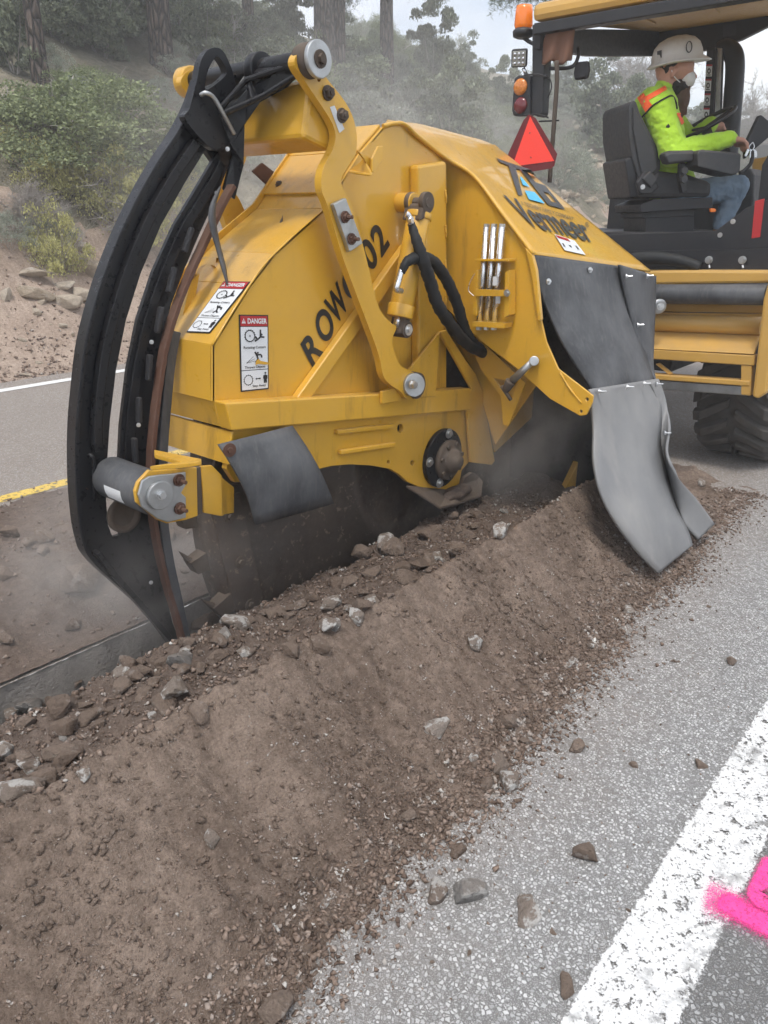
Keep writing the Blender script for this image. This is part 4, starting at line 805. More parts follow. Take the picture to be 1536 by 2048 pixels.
# ------ rear roller and its bracket
rb_ = P(318, 990, 1.93); RX, RZ = rb_.x, rb_.z
roll = cyl('guide_roller', (RX-0.002, 1.952, RZ), (RX-0.002, 2.20, RZ), 0.068, RUB, MACH, seg=40, bev=0.006)
bm = bmesh.new(); vs_ = []
for k in range(7):
    th = math.pi+0.55-k*0.11; vs_.append([bm.verts.new((RX-0.002+0.0692*math.cos(th), yy, RZ+0.0692*math.sin(th))) for yy in (2.03, 2.125)])
for a, b in zip(vs_, vs_[1:]): bm.faces.new((a[0], a[1], b[1], b[0]))
bm_obj('roller_sticker', bm, TAPE, roll)
cyl('guide_roller', (RX-0.002, 2.26, RZ), (RX-0.002, 2.36, RZ), 0.05, RUB, MACH, seg=32, bev=0.006)
def zb(*p): return [(190+x*280/1536, 880+y*210/1152) for x, y in p]
br = ppl('roller_bracket', zb((600, 330), (640, 340), (1120, 300), (1130, 835), (1000, 878), (790, 918), (690, 880), (460, 690), (440, 560), (470, 470)), 1.935, 0.014, YEL, MACH)
zp = ppl('bearing_plate', zb((700, 385), (860, 372), (1000, 350), (1000, 490), (945, 580), (1000, 630), (1000, 855), (800, 905), (690, 868), (520, 740), (478, 600), (520, 450), (600, 400)), 1.924, 0.010, ZINC, MACH, bev=0.003)
cp = cyl('bearing_cap', P(*zb((700, 600))[0], 1.924), P(*zb((700, 600))[0], 1.924)+Vector((0, -0.014, 0)), 0.045, ZINC, zp, seg=32, bev=0.002); bolt(P(*zb((722, 600))[0], 1.910), (0, -1, 0), 0.012, cp, STEEL, wr=1.3)
for q in ((920, 440), (930, 750)): bolt(P(*zb(q)[0], 1.922), (0, -1, 0), 0.013, zp, RUST, stud=0.022, wr=1.55)
tp = [P(*zb(q)[0], 1.93) for q in ((600, 300), (1165, 250))]; z0 = tp[0].z
def gz(q, z): return G(*zb(q)[0], z)
plate('bracket_top', [gz((600, 285), z0+0.01), gz((1000, 255), z0), gz((1165, 230), z0), gz((1165, 205), z0), gz((650, 105), z0+.0), gz((650, 155), z0), gz((945, 235), z0)], (0, 0, -0.014), YEL, MACH, bev=0.002)
ppl('bracket_web', zb((1118, 300), (1175, 290), (1180, 810), (1125, 830)), 1.95, 0.012, DIRTY, MACH)
ppl('bracket_cheek', zb((1170, 290), (1290, 280), (1395, 390), (1395, 840), (1195, 800)), 1.945, 0.014, YEL, MACH, bev=0.003)
ppl('bracket_box', zb((1385, 400), (1440, 450), (1530, 520), (1530, 800), (1420, 820), (1395, 840)), 1.975, 0.03, YEL, MACH)
# ------ curved crumbing shoe
YS = 2.215
Lp = [(345, 1290), (288, 1216), (186, 1122), (162, 1075), (152, 1010), (148, 940), (149, 850), (156, 770), (166, 690), (184, 615), (206, 545), (236, 470), (272, 395), (312, 325), (350, 268), (380, 210), (396, 160)]
Rp_ = [(448, 230), (462, 262), (466, 300), (452, 345), (430, 400), (398, 470), (368, 540), (342, 610), (322, 690), (308, 780), (302, 880), (302, 960), (306, 1050), (322, 1150), (345, 1245), (362, 1290)]
slot = [(418, 288), (372, 362), (322, 450), (282, 545), (252, 640), (232, 740), (220, 840), (214, 930), (212, 1000), (216, 1050), (225, 1074), (240, 1070), (244, 1040), (240, 990), (238, 930), (242, 850), (255, 740), (275, 640), (306, 545), (349, 450), (400, 365), (436, 304)]
shoe = ppl('crumbing_shoe', Lp+[(415, 200)]+Rp_, YS, 0.016, BLK, MACH, holes=[slot], bev=0.004)
def band(name, px, y0, y1, w, mat, parent, wob=0.0, bev=0.003):
    """bar following a measured curve: w wide in the plane, from depth y0 to y1"""
    pts = smooth_path([P(x, y, YS) for x, y in px], 6); bm = bmesh.new(); prev = None
    for i, p in enumerate(pts):
        d = (pts[min(i+1, len(pts)-1)]-pts[max(i-1, 0)]).normalized(); n = Vector((d.z, 0, -d.x)); q = [bm.verts.new(Vector((p.x+n.x*s*w/2*(1+wob*noise.noise((i*0.7, s, 0))), yy, p.z+n.z*s*w/2))) for s, yy in ((-1, y0), (1, y0), (1, y1), (-1, y1))]
        if prev:
            for k in range(4): bm.faces.new((prev[k], prev[(k+1) % 4], q[(k+1) % 4], q[k]))
        else: bm.faces.new(q[::-1])
        prev = q
    bm.faces.new(prev); return bm_obj(name, bm, mat, parent, bev)
band('rear_flange', Lp, YS-0.022, YS+0.034, 0.014, BLK, shoe); 
band('slot_rail', [(190+0, 900), (188, 850), (194, 770), (206, 690), (226, 610), (252, 530), (288, 445), (330, 368), (385, 285)], YS-0.028, YS+0.005, 0.030, BLK, shoe)
band('slot_rail', [(258, 940), (258, 860), (270, 760), (290, 660), (322, 560), (366, 460), (412, 385), (444, 326)], YS-0.010, YS+0.005, 0.034, BLK, shoe)
band('wear_strip', [(446, 372), (424, 412), (392, 480), (362, 545), (335, 612), (312, 690), (298, 780), (288, 870), (284, 950), (287, 1010), (300, 1090), (318, 1165), (335, 1220), (350, 1275)], YS-0.066, YS-0.03, 0.017, RUST, shoe, 0.3)
band('rubber_strip', [(336, 660), (326, 720), (318, 800), (312, 880), (310, 960), (313, 1040), (325, 1120), (343, 1200), (358, 1270)], YS-0.05, YS-0.02, 0.035, RUB, shoe)
for x, y in ((433, 386), (303, 684), (277, 850), (302, 1165), (455, 298)): bolt(P(x, y, YS-0.068), (-0.3, -1, 0), 0.005, shoe, STEEL, wr=1.4)
for x, y, a in ((378, 480, 62), (345, 560, 66), (320, 640, 72), (300, 735, 78), (280, 820, 82), (272, 900, 87)): d = Vector((math.cos(math.radians(a)), 0, math.sin(math.radians(a)))); box('clip', P(x-2, y, YS-0.04), Vector((-d.z, 0, d.x))*0.008, (0, 0.010, 0), d*0.042, BLKT, shoe, 0.004)
sc_ = P(232, 1045, YS); lathe('slot_boss', sc_+Vector((0.03, 0.0, 0.02)), (0, -1, 0), [(0, 0.062), (0.012, 0.062), (0.014, 0.045), (0.002, 0.04)], DIRTY, shoe, 28)
tube('welded_rod', [P(178, 912, YS-0.01), P(183, 912, YS-0.02), P(188, 930, YS-0.02), P(190, 1000, YS-0.01)], 0.007, BLK, shoe, 8)
band('skid_rail', [(186, 1100), (225, 1150), (270, 1200), (330, 1270)], YS-0.035, YS-0.0, 0.02, BLK, shoe)
# hanger: pin tube, lug, truss webs
pin = cyl('pin_tube', (TX, 1.93, TZ), (TX, 2.47, TZ), 0.031, BLK, MACH, seg=28, bev=0.003)
cyl('pin_cap', (TX, 2.475, TZ), (TX, 2.53, TZ), 0.05, YEL, MACH, seg=28, bev=0.004)
hang = ppl('hanger_lug', soft([(380, 215), (394, 160), (402, 122), (415, 101), (432, 95), (446, 102), (457, 122), (467, 150), (472, 185), (464, 235), (470, 270), (430, 300), (372, 240)]), YS-0.05, 0.03, BLK, MACH, holes=[soft([(411, 180), (413, 152), (422, 128), (434, 113), (444, 122), (453, 140), (452, 150), (432, 168)])], bev=0.005)
A = P(592, 150, 1.94); B = P(566, 128, 1.97); C_ = P(488, 158, 2.16); Dd = P(445, 230, 2.17); E_ = P(456, 268, 2.165); 
tr = plate('hanger_web', [P(588, 120, 1.945), P(597, 150, 1.945), P(575, 175, 1.98), P(520, 205, 2.07), P(490, 248, 2.12), P(462, 290, 2.15), P(436, 225, 2.16), P(488, 152, 2.14)], (0.012, 0.0, 0.012), BLK, MACH, holes=[[P(500, 165, 2.11), P(545, 147, 2.02), P(540, 155, 2.03), P(508, 173, 2.10)], [P(488, 170, 2.13), P(494, 180, 2.12), P(470, 205, 2.14), P(446, 213, 2.155)]], bev=0.002)
plate('hanger_web', [P(462, 290, 2.15), P(490, 250, 2.12), P(488, 330, 2.13), P(470, 400, 2.17), P(448, 380, 2.19), P(466, 310, 2.17)], (0.006, 0.02, 0.004), BLK, MACH, bev=0.003)
ppl('hanger_cheek', [(400, 180), (470, 150), (492, 150), (500, 200), (470, 268), (462, 320), (440, 340), (412, 300), (388, 260)], YS+0.02, 0.03, BLK, MACH, bev=0.004)
tube('hanger_rim', [P(402, 190, 2.15), P(412, 186, 2.13), P(428, 196, 2.13), P(448, 230, 2.13), P(468, 268, 2.14)], 0.007, ZINC, MACH, 8, 6)
for a, b in (((443, 214, 2.15), (492, 160, 2.10)), ((492, 160, 2.10), (590, 128, 1.95)), ((450, 226, 2.14), (530, 190, 2.04)), ((530, 190, 2.04), (594, 150, 1.94)), ((498, 165, 2.10), (506, 198, 2.07))): cyl('truss_rib', P(*a), P(*b), 0.009, BLK, tr, seg=8)
cyl('hanger_eye', (TX, 2.10, TZ-0.005), (TX, 2.14, TZ-0.005), 0.055, BLK, MACH, seg=28, bev=0.004)
# lashing strap hanging from the shoe
rows = []
for i, (x, y, w, Y) in enumerate(((441, 372, 6, 2.14), (426, 405, 12, 2.12), (422, 430, 16, 2.12), (428, 465, 15, 2.12), (438, 500, 10, 2.12), (446, 530, 13, 2.11), (452, 555, 7, 2.10), (456, 576, 3, 2.10))): rows.append([P(x-w/2, y, Y), P(x, y, Y-0.012), P(x+w/2, y, Y)])
loft('strap', rows, RUB, MACH, 0.004, sub=1)
# lifting loop on the rear roof
def zl(*p): return [(340+x*180/1536, 480+y*210/1792) for x, y in p]
loopY = 2.235
ppl('lifting_loop', zl((165, 1540), (215, 1545), (420, 1180), (570, 1090), (850, 720), (1030, 580), (1240, 330), (850, 305), (660, 290), (540, 330), (440, 440), (340, 720)), loopY, 0.02, YEL, MACH, holes=[zl((400, 1150), (460, 1170), (810, 670), (800, 480), (740, 430), (640, 425), (560, 470), (510, 560))], bev=0.003)
# ------ printing
LD = Vector((137, -220, 0)).normalized()
for ch, (cx_, cy_), w in (('R', (624, 696), 40), ('O', (649, 650), 44), ('W', (673, 607), 50), ('C', (702, 566), 44), ('0', (738, 508), 33), ('2', (759, 478), 32)):
    c0 = Vector((cx_, cy_, 0))-LD*w/2+Vector((12, 23, 0)); c1 = c0+LD*w; c2 = c0+Vector((-24, -46, 0)); text('fleet_number', ch, P(c0.x, c0.y, 1.997), P(c1.x, c1.y, 1.997)-P(c0.x, c0.y, 1.997), P(c2.x, c2.y, 1.997)-P(c0.x, c0.y, 1.997), DECB, side, 0.03)
def danger(bl, br, tr_, tl, parent):
    d = Dec(bl, br, tr_, tl, parent); d.poly([(.04, .02), (.96, .02), (.96, .275), (.04, .275)], DECW, 1, 'label_panel'); d.poly([(.04, .285), (.96, .285), (.96, .845), (.04, .845)], DECW, 1, 'label_panel'); d.poly([(.04, .855), (.96, .855), (.96, .985), (.04, .985)], DECR, 1, 'label_header')
    d.text('lettering', 'DANGER', .27, .89, .66, .062, DECW, 2, 0.03); d.poly([(.07, .89), (.21, .89), (.14, .955)], DECW, 2, 'warning_triangle'); d.line([(.14, .905), (.14, .935)], .025, DECR, 3, 'mark', 2.6)
    d.text('lettering', 'Rotating Cutters', .12, .565, .76, .032, DECB, 2, 0.015); d.text('lettering', 'Thrown Objects', .14, .305, .72, .032, DECB, 2, 0.015); d.text('lettering', 'Stay Away', .40, .05, .48, .032, DECB, 2, 0.015)
    d.ring(.34, .73, .17, .075, .13, DECB, 2, 'wheel_symbol', 16, 1); d.ring(.34, .73, .03, .012, .5, DECB, 2, 'axle_symbol', 10)
    def man(u, v, s, pose):
        hd, seg = pose; d.ring(u+hd[0]*s, v+hd[1]*s, .035*s, .014*s, 1.0, DECB, 2, 'figure_head', 10)
        for sg in seg: d.line([(u+a*s, v+b*s) for a, b in sg], .055*s, DECB, 2, 'figure_limb', 2.6)
    man(.5, .66, 1.0, ((.24, .085), [[(0, 0), (.1, .02), (.2, .055), (.34, .05)], [(.2, .055), (.2, .15)], [(0.02, .06), (.1, .02)]]))
    man(.5, .38, 1.0, ((.10, .125), [[(0.0, .14), (.06, .10), (.12, .03), (.2, .0)], [(.08, .10), (.22, .10), (.24, .06)], [(.12, .05), (.02, .0)]]))
    d.line([(.2, .375), (.5, .40)], .01, DECB, 2, 'thrown_path', 2.6); d.line([(.2, .375), (.45, .46)], .01, DECB, 2, 'thrown_path', 2.6); d.line([(.2, .375), (.5, .43)], .01, DECB, 2, 'thrown_path', 2.6)
    d.ring(.26, .15, .15, .065, .08, DECB, 2, 'wheel_symbol', 14, 1); d.line([(.52, .16), (.68, .16)], .03, DECB, 2, 'arrow', 2.6)
    for s in (-1, 1): d.poly([(.60+s*.10, .16), (.60+s*.05, .175), (.60+s*.05, .145)], DECB, 2, 'arrow_head')
    man(.86, .11, 1.0, ((.0, .12), [[(0, .10), (0, .045)], [(-.045, .09), (-.05, .04)], [(.045, .09), (.05, .04)], [(-.025, .05), (-.03, -.015)], [(.025, .05), (.03, -.015)], [(-.02, .095), (.02, .06)]]))
    return d
d1 = danger(P(481, 784, 1.999), P(537, 778, 1.999), P(536, 630, 1.999), P(477, 629, 1.999), side)
d1.poly([(.52, .40), (.62, .43), (.66, .40), (.95, .37), (1.0, .34), (.8, .345), (.6, .36), (.5, .345)], YEL, 3.2, 'scuff')
rA, rB, rC = RP[0], RP[1], far(RP[0])
danger(PP(374, 666, rA, rB, rC)+roofn*0.003, PP(421, 668, rA, rB, rC)+roofn*0.003, PP(503, 565, rA, rB, rC)+roofn*0.003, PP(449, 564, rA, rB, rC)+roofn*0.003, roof0)
# ================================================================== TRENCHER: tractor
XR = 4.70
def rail(name, px, X, th, mat, parent=MACH, bev=0.006): return ppx(name, px, X, th, mat, parent, (), bev)
rail('frame_rail', [(1150, 540), (1575, 541), (1575, 566), (1150, 571)], XR, 0.10, YELT, bev=0.015)
cyl('slide_roller', PX(1180, 586, XR-0.02), PX(1534, 590, XR-0.02), 0.056, RUB, MACH, seg=32, bev=0.004)
rail('frame_rail', [(1150, 604), (1528, 611), (1526, 627), (1150, 620)], XR+0.10, 0.05, YELT)
rail('frame_sheet', [(1150, 622), (1526, 628), (1524, 640), (1150, 632)], XR+0.09, 0.03, YELT, bev=0.002)
cyl('frame_tube', PX(1150, 640, XR+0.08), PX(1524, 652, XR+0.08), 0.052, YELT, MACH, seg=28)
a, b = PX(1150, 655, XR+0.08), PX(1520, 668, XR+0.08); c_, d_ = PX(1508, 708, XR-0.06), PX(1150, 690, XR-0.06); plate('frame_apron', [a, b, c_, d_], (0.02, 0, -0.012), YELT, MACH)
rail('frame_rail', [(1150, 690), (1510, 711), (1508, 732), (1150, 708)], XR-0.06, 0.07, YELT)
fr = rail('frame_rail', [(1150, 738), (1500, 762), (1499, 773), (1150, 748)], XR-0.06, 0.08, YELT); rail('worn_rail', [(1150, 749), (1498, 774), (1497, 792), (1150, 766)], XR-0.05, 0.06, ZINC)
rail('frame_post', [(1482, 728), (1504, 730), (1501, 792), (1482, 790)], XR-0.055, 0.06, YELT)
rail('frame_end', [(1545, 540), (1537, 560), (1526, 600), (1516, 690), (1504, 793), (1516, 798), (1532, 786), (1548, 690), (1562, 600), (1570, 540)], XR-0.10, 0.12, YELT, bev=0.012)
rail('frame_gusset', [(1310, 728), (1318, 726), (1346, 748), (1338, 750)], XR-0.03, 0.02, YELT)
kn = cyl('slide_knob', PX(1316, 612, XR-0.10), PX(1322, 613, XR-0.10)+Vector((-0.02, 0, 0)), 0.045, ZINC, MACH, seg=20, bev=0.012); bolt(PX(1321, 613, XR-0.125), (-0.8, -0.6, 0), 0.012, kn, STEEL)
# black deck panels
dk = rail('deck_panel', [(1175, 470), (1432, 461), (1492, 416), (1575, 385), (1575, 500), (1175, 506)], 4.85, 0.02, BLKT, bev=0.004)
dl = rail('deck_skirt', [(1200, 503), (1575, 497), (1575, 545), (1200, 546)], 4.80, 0.02, BLKT, bev=0.004)
for x in (1418, 1485): bolt(PX(x, 520, 4.798), (-1, 0, 0), 0.018, dl, ZINC, wr=1.25); cyl('grease_nipple', PX(x, 530, 4.795), PX(x+1, 536, 4.79), 0.006, STEEL, dl, seg=8)
for x, y in ((1440, 470), (1466, 443)): bolt(PX(x, y, 4.848), (-1, 0, 0), 0.008, dk, STEEL)
rail('red_reflector', [(1510, 402), (1529, 397), (1520, 474), (1503, 477)], 4.843, 0.005, DECR, dk, bev=0.001)
tube('hose_sleeve', [PX(1225, 540, 4.72), PX(1262, 522, 4.72), PX(1310, 516, 4.72), PX(1360, 522, 4.74), PX(1400, 535, 4.77)], lambda s: 0.05-0.02*s, HOSE, MACH, 14)
abox('deck_floor', 4.86, 6.8, 1.25, 3.0, 1.36, 1.40, BLKT, MACH); abox('chassis', 4.9, 7.5, 1.75, 2.75, 0.55, 1.34, BLKT, MACH)
# tyres
TYX, TYR, TYW = 5.27, 0.50, 0.25
def tyre(Yc, X):
    ty = lathe('tyre', (X, Yc-TYW, TYR), (0, 1, 0), [(0.02, 0.26), (0.0, 0.31), (0.01, 0.40), (0.05, TYR-0.045), (TYW, TYR-0.035), (2*TYW-0.05, TYR-0.045), (2*TYW-0.01, 0.40), (2*TYW, 0.31), (2*TYW-0.02, 0.26)], TYRE, MACH, 48)
    lathe('rim', (X, Yc-TYW+0.04, TYR), (0, 1, 0), [(0.0, 0.05), (0.0, 0.2), (0.03, 0.25), (0.10, 0.26), (0.3, 0.26), (0.36, 0.25)], YELT, ty, 32)
    for k in range(22):
        for s in (-1, 1):
            t0 = 2*math.pi*(k+(0.5 if s > 0 else 0))/22; bm = bmesh.new(); R_ = []
            for q in range(5):
                f = q/4; th = t0+0.30*f*1.0; yy = Yc+s*(0.02+(TYW-0.025)*f); r0 = TYR-0.05-0.035*max(0, f-0.6)*2; r1 = TYR-0.055*max(0, f-0.75)*3; hw = 0.026+0.012*f
                R_.append([bm.verts.new((X+r*math.cos(th+e*hw/TYR), yy, TYR+r*math.sin(th+e*hw/TYR))) for e, r in ((-1.3, r0), (-1, r1), (1, r1), (1.3, r0))])
            for a, b in zip(R_, R_[1:]):
                for i in range(4): bm.faces.new((a[i], a[(i+1) % 4], b[(i+1) % 4], b[i]))
            bm.faces.new(R_[0][::-1]); bm.faces.new(R_[-1]); bm_obj('tread_lug', bm, TYRE, ty, 0.006)
tyre(1.31, TYX); tyre(3.15, TYX)
# canopy
RL = PX(1062, 45, 4.70); FL = P(1312, 62, 2.83); nY = 0.9
FLx = FL.x
slab = [RL, Vector((RL.x, nY, RL.z)), Vector((FLx+0.1, nY, FL.z)), Vector((FLx+0.1, RL.y, FL.z))]
roof = plate('canopy_roof', slab, (0, 0, 0.10), YELT, MACH, bev=0.035)
abox('canopy_rail', RL.x+0.012, RL.x+0.09, nY+0.05, RL.y-0.012, RL.z-0.065, RL.z-0.003, BLKT, roof)
ppl('canopy_rail', [(1080, 62), (1180, 58), (1318, 60), (1318, 112), (1180, 112), (1080, 97)], RL.y-0.05, 0.04, BLKT, roof)
fx = P(1312, 112, 2.80).x
frl = ppx('canopy_rail', [(1308, 62), (1400, 40), (1600, 0), (1600, 40), (1536, 52), (1480, 80), (1420, 98), (1360, 110), (1308, 113)], fx, 0.05, BLKT, roof)
ppx('canopy_rail', [(1140, 95), (1200, 90), (1310, 88), (1310, 112), (1200, 113), (1140, 106)], fx-0.1, 0.03, BLKT, roof)
for q in (((1250, 22), (1258, 20), (1312, 44), (1306, 47)), ((1398, 0), (1404, -2), (1440, 22), (1432, 24))): 
    pts = []
    for x, y in q: 
        d = ray(x, y); n = (slab[1]-slab[0]).cross(slab[3]-slab[0]); pts.append(CAM+d*((slab[0]-CAM).dot(n)/d.dot(n))-Vector((0, 0, 0.012)))
    plate('roof_ridge', pts, (0, 0, 0.010), YELT, roof, bev=0.003)
ppx('data_plate', [(1446, 50), (1472, 46), (1472, 70), (1446, 73)], fx-0.003, 0.002, PLAS, frl, bev=0)
# rear post with lights, mirror, rag
XP = 4.78
pst = ppx('canopy_post', [(1064, 48), (1094, 50), (1088, 150), (1084, 228), (1076, 234), (1060, 228), (1064, 140)], XP, 0.09, BLKT, MACH, bev=0.01)
t = NT('amber_lens'); t.set(col=(0.85, 0.22, 0.02), rough=0.15, trans=0.25, coat=0.5, emit=(1.0, 0.28, 0.02), estr=0.12); AMB = t.m
t = NT('tail_amber'); t.set(col=t.mix(t.voro(90).outputs['Distance'], (0.5, 0.13, 0.01), (0.75, 0.26, 0.03)), rough=0.2, coat=0.6); TAMB = t.m
t = NT('tail_red'); t.set(col=(0.14, 0.008, 0.012), rough=0.2, coat=0.6); TRED = t.m
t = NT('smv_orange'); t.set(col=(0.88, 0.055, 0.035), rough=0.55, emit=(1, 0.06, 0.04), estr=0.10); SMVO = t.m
SMVD = flat('smv_dark_red', (0.15, 0.008, 0.012), 0.35); LED = flat('led_glass', (0.42, 0.42, 0.38), 0.15, coat=0.5); RAG = flat('brown_rag', (0.17, 0.085, 0.055), 0.95)
bc = PX(1046, 66, XP+0.02); bcn = lathe('beacon_base', bc, (0, 0, 1), [(-0.03, 0.04), (-0.02, 0.062), (0.01, 0.066), (0.025, 0.05)], BLKT, MACH, 28)
lathe('beacon_lens', bc+Vector((0, 0, 0.022)), (0, 0, 1), [(0, 0.05), (0.02, 0.058), (0.10, 0.054), (0.125, 0.05), (0.13, 0.03), (0.131, 0.0)], AMB, bcn, 28)
tube('beacon_arm', [PX(1046, 74, XP+.02), PX(1056, 82, XP+.03), PX(1068, 88, XP+.04)], 0.012, BLKT, bcn, 8, 3)
wl = PX(1039, 116, XP-0.02); wf = Vector((-0.75, -0.35, -0.25)).normalized(); wx = wf.cross(Vector((0, 0, 1))).normalized(); wz = wx.cross(wf)
wlb = box('work_light', wl, wx*0.05, wf*0.025, wz*0.05, BLKT, MACH, 0.01); box('light_glass', wl+wf*0.026, wx*0.042, wf*0.004, wz*0.042, LED, wlb, 0.002)
for i in range(3):
    for j in range(3): lathe('led', wl+wf*0.03+wx*(i-1)*0.026+wz*(j-1)*0.026, wf, [(0, 0.011), (0.004, 0.008), (0.005, 0.0)], CHROME, wlb, 10)
cyl('light_stem', PX(1046, 136, XP), PX(1054, 150, XP+.02), 0.012, CHROME, wlb, seg=10)
tl = ppx('tail_light', [(1028, 156), (1036, 150), (1060, 150), (1060, 232), (1026, 232), (1023, 220)], XP-0.02, 0.06, BLKT, MACH, bev=0.012)
for y, m in ((174, TAMB), (211, TRED)): lathe('lamp_lens', PX(1041, y, XP-0.02), (-1, 0, 0), [(0, 0.05), (0.008, 0.048), (0.016, 0.035), (0.02, 0.0)], m, tl, 28)
for y in (150, 230): tube('post_clamp', [PX(1048, y, XP-.03), PX(1075, y-1, XP-.03), PX(1094, y+4, XP-.03), PX(1096, y+6, XP+.08)], 0.005, BLKT, pst, 6, 3)
# slow-vehicle triangle and its pole
sm = XP-0.16
smv = ppx('slow_vehicle_sign', [(1058, 229), (1071, 236), (1114, 308), (1108, 332), (1102, 337), (1066, 343), (1012, 330), (1017, 306), (1047, 240)], sm, 0.004, SMVD, MACH, bev=0); ppx('sign_centre', [(1060, 233), (1108, 322), (1024, 333)], sm-0.003, 0.003, SMVO, smv, bev=0)
for x, y in ((1060, 266), (1062, 315)): bolt(PX(x, y, sm-0.003), (-1, 0, 0), 0.004, smv, DIRTY, False)
pole = tube('sign_pole', [PX(1113, 122, XP-0.05), PX(1114, 160, XP-.05), PX(1110, 220, XP-.05), PX(1104, 300, XP-.05), PX(1099, 365, XP-.05)], 0.014, DIRTY, MACH, 10, 3)
tube('pole_tie', [PX(1078, 243, XP-.05), PX(1118, 241, XP-.05)], 0.005, BLK, pole, 6, 1)
rows = []
for i in range(7):
    v = i/6; y = 56+v*70; x0 = 1098-20*v-4*math.sin(v*5); x1 = 1150-6*v; rows.append([PX(x0+(x1-x0)*k/8, y+(6*math.sin(k*1.4+1)*v if v > .5 else 0), XP-0.03+0.03*math.sin(k*1.6+v*1.5)*v) for k in range(9)])
loft('rag', rows, RAG, MACH, 0.006, sub=1)
mr = tube('mirror_arm', [PX(1100, 137, XP), PX(1135, 136, XP+.02), PX(1150, 128, XP+.04), PX(1157, 110, XP+.06), PX(1156, 96, XP+.08)], 0.011, BLKT, MACH, 8, 5)
ppx('mirror', [(1150, 124), (1176, 121), (1178, 140), (1173, 157), (1148, 160), (1146, 146)], XP+0.04, 0.03, BLKT, mr, bev=0.012)
tube('wire_loop', [PX(1092, 150, XP), PX(1100, 158, XP-.02), PX(1103, 175, XP-.02), PX(1096, 195, XP)], 0.004, BLKT, pst, 6, 5)
# ------ operator station, turned to the right: frame ef (facing) es (his left)
FA_ = math.radians(-45); ef = Vector((math.cos(FA_), math.sin(FA_), 0)); es = Vector((-math.sin(FA_), math.cos(FA_), 0)); ez = Vector((0, 0, 1)); S0 = D(1300, 330, 4.8)
def Q(x, y, off=0.0):
    d = ray(x, y); p0 = S0+es*off; return CAM+d*((p0-CAM).dot(es)/d.dot(es))
def qpl(name, px, o0, o1, mat, parent, bev=0.01):
    return plate(name, [Q(x, y, o0) for x, y in px], es*(o1-o0), mat, parent, (), bev)
def z8(*p): return [(1180+x*0.23177, 40+y*0.23182) for x, y in p]
seat = empty('x', S0); bpy.data.objects.remove(seat)
seat = qpl('operator_seat', z8((335, 770), (348, 715), (375, 690), (405, 710), (430, 790), (500, 930), (575, 1080), (610, 1180), (610, 1290), (500, 1400), (430, 1410), (365, 1190), (335, 1000)), -0.22, 0.24, PLAS, MACH, 0.035)
qpl('seat_side_trim', z8((372, 740), (400, 790), (480, 930), (560, 1110), (590, 1280), (470, 1390), (430, 1250), (375, 960)), -0.235, -0.215, PLAS, seat, 0.008)
qpl('seat_back_box', z8((300, 1200), (400, 1160), (470, 1520), (350, 1540)), -0.20, 0.20, BLKT, seat, 0.012)
qpl('seat_cushion', z8((380, 1400), (600, 1300), (850, 1330), (1060, 1400), (1050, 1530), (420, 1540)), -0.22, 0.24, PLAS, seat, 0.03)
qpl('recliner_cover', z8((400, 1400), (480, 1300), (560, 1360), (600, 1440), (540, 1500), (430, 1500)), -0.255, -0.22, BLKT, seat, 0.01)
qpl('buckle', z8((450, 1370), (520, 1300), (590, 1370), (530, 1450)), -0.27, -0.25, PLAS, seat, 0.008); bolt(Q(*z8((455, 1440))[0], -0.256), -es, 0.008, seat, STEEL)
qpl('seat_base', z8((430, 1595), (560, 1545), (1060, 1530), (1062, 1620), (440, 1660)), -0.22, 0.22, BLKT, MACH, 0.006); qpl('seat_slide', z8((450, 1665), (600, 1640), (900, 1625), (900, 1690), (455, 1710)), -0.18, 0.2, PLAS, MACH, 0.006); qpl('seat_pedestal', z8((480, 1705), (900, 1690), (900, 1880), (480, 1860)), -0.18, 0.2, BLKT, MACH, 0.006)
qpl('orange_lever', z8((1040, 1625), (1080, 1625), (1092, 1640), (1080, 1656), (1045, 1658)), -0.24, -0.22, AMB, MACH, 0.004)
qpl('armrest', z8((640, 1150), (700, 1125), (920, 1120), (930, 1215), (680, 1245)), -0.36, -0.26, PLAS, seat, 0.02)
cs = qpl('control_console', z8((930, 1135), (960, 1115), (1310, 1150), (1300, 1310), (1230, 1340), (930, 1265)), -0.42, -0.20, PLAS, MACH, 0.02)
qpl('console_bracket', z8((780, 1230), (830, 1230), (850, 1480), (800, 1500), (770, 1380)), -0.32, -0.28, BLKT, seat, 0.008)
for q in ((805, 1300), (800, 1375)): bolt(Q(*z8(q)[0], -0.325), -es, 0.022, seat, PLAS, False)
tube('joystick', [Q(*z8((1180, 1120))[0], -0.30), Q(*z8((1200, 1000))[0], -0.30), Q(*z8((1215, 940))[0], -0.30)], lambda s: 0.012+0.014*s, BLKT, cs, 10, 4)
# steering wheel
sw = Q(*z8((985, 900))[0], 0.05); sn = (ez*0.85-ef*0.5).normalized(); sa = es; sb = sn.cross(sa)
rim = tube('steering_wheel', [sw+sa*0.19*math.cos(k*math.pi/12)+sb*0.19*math.sin(k*math.pi/12) for k in range(25)], 0.013, BLKT, MACH, 10, 2)
for k in (0.3, 2.4, 4.5): cyl('spoke', sw-sn*0.02, sw+sa*0.19*math.cos(k)+sb*0.19*math.sin(k), 0.008, BLKT, rim, seg=8)
cyl('steering_column', sw-sn*0.02, sw-sn*0.5, 0.03, BLKT, rim, seg=14)
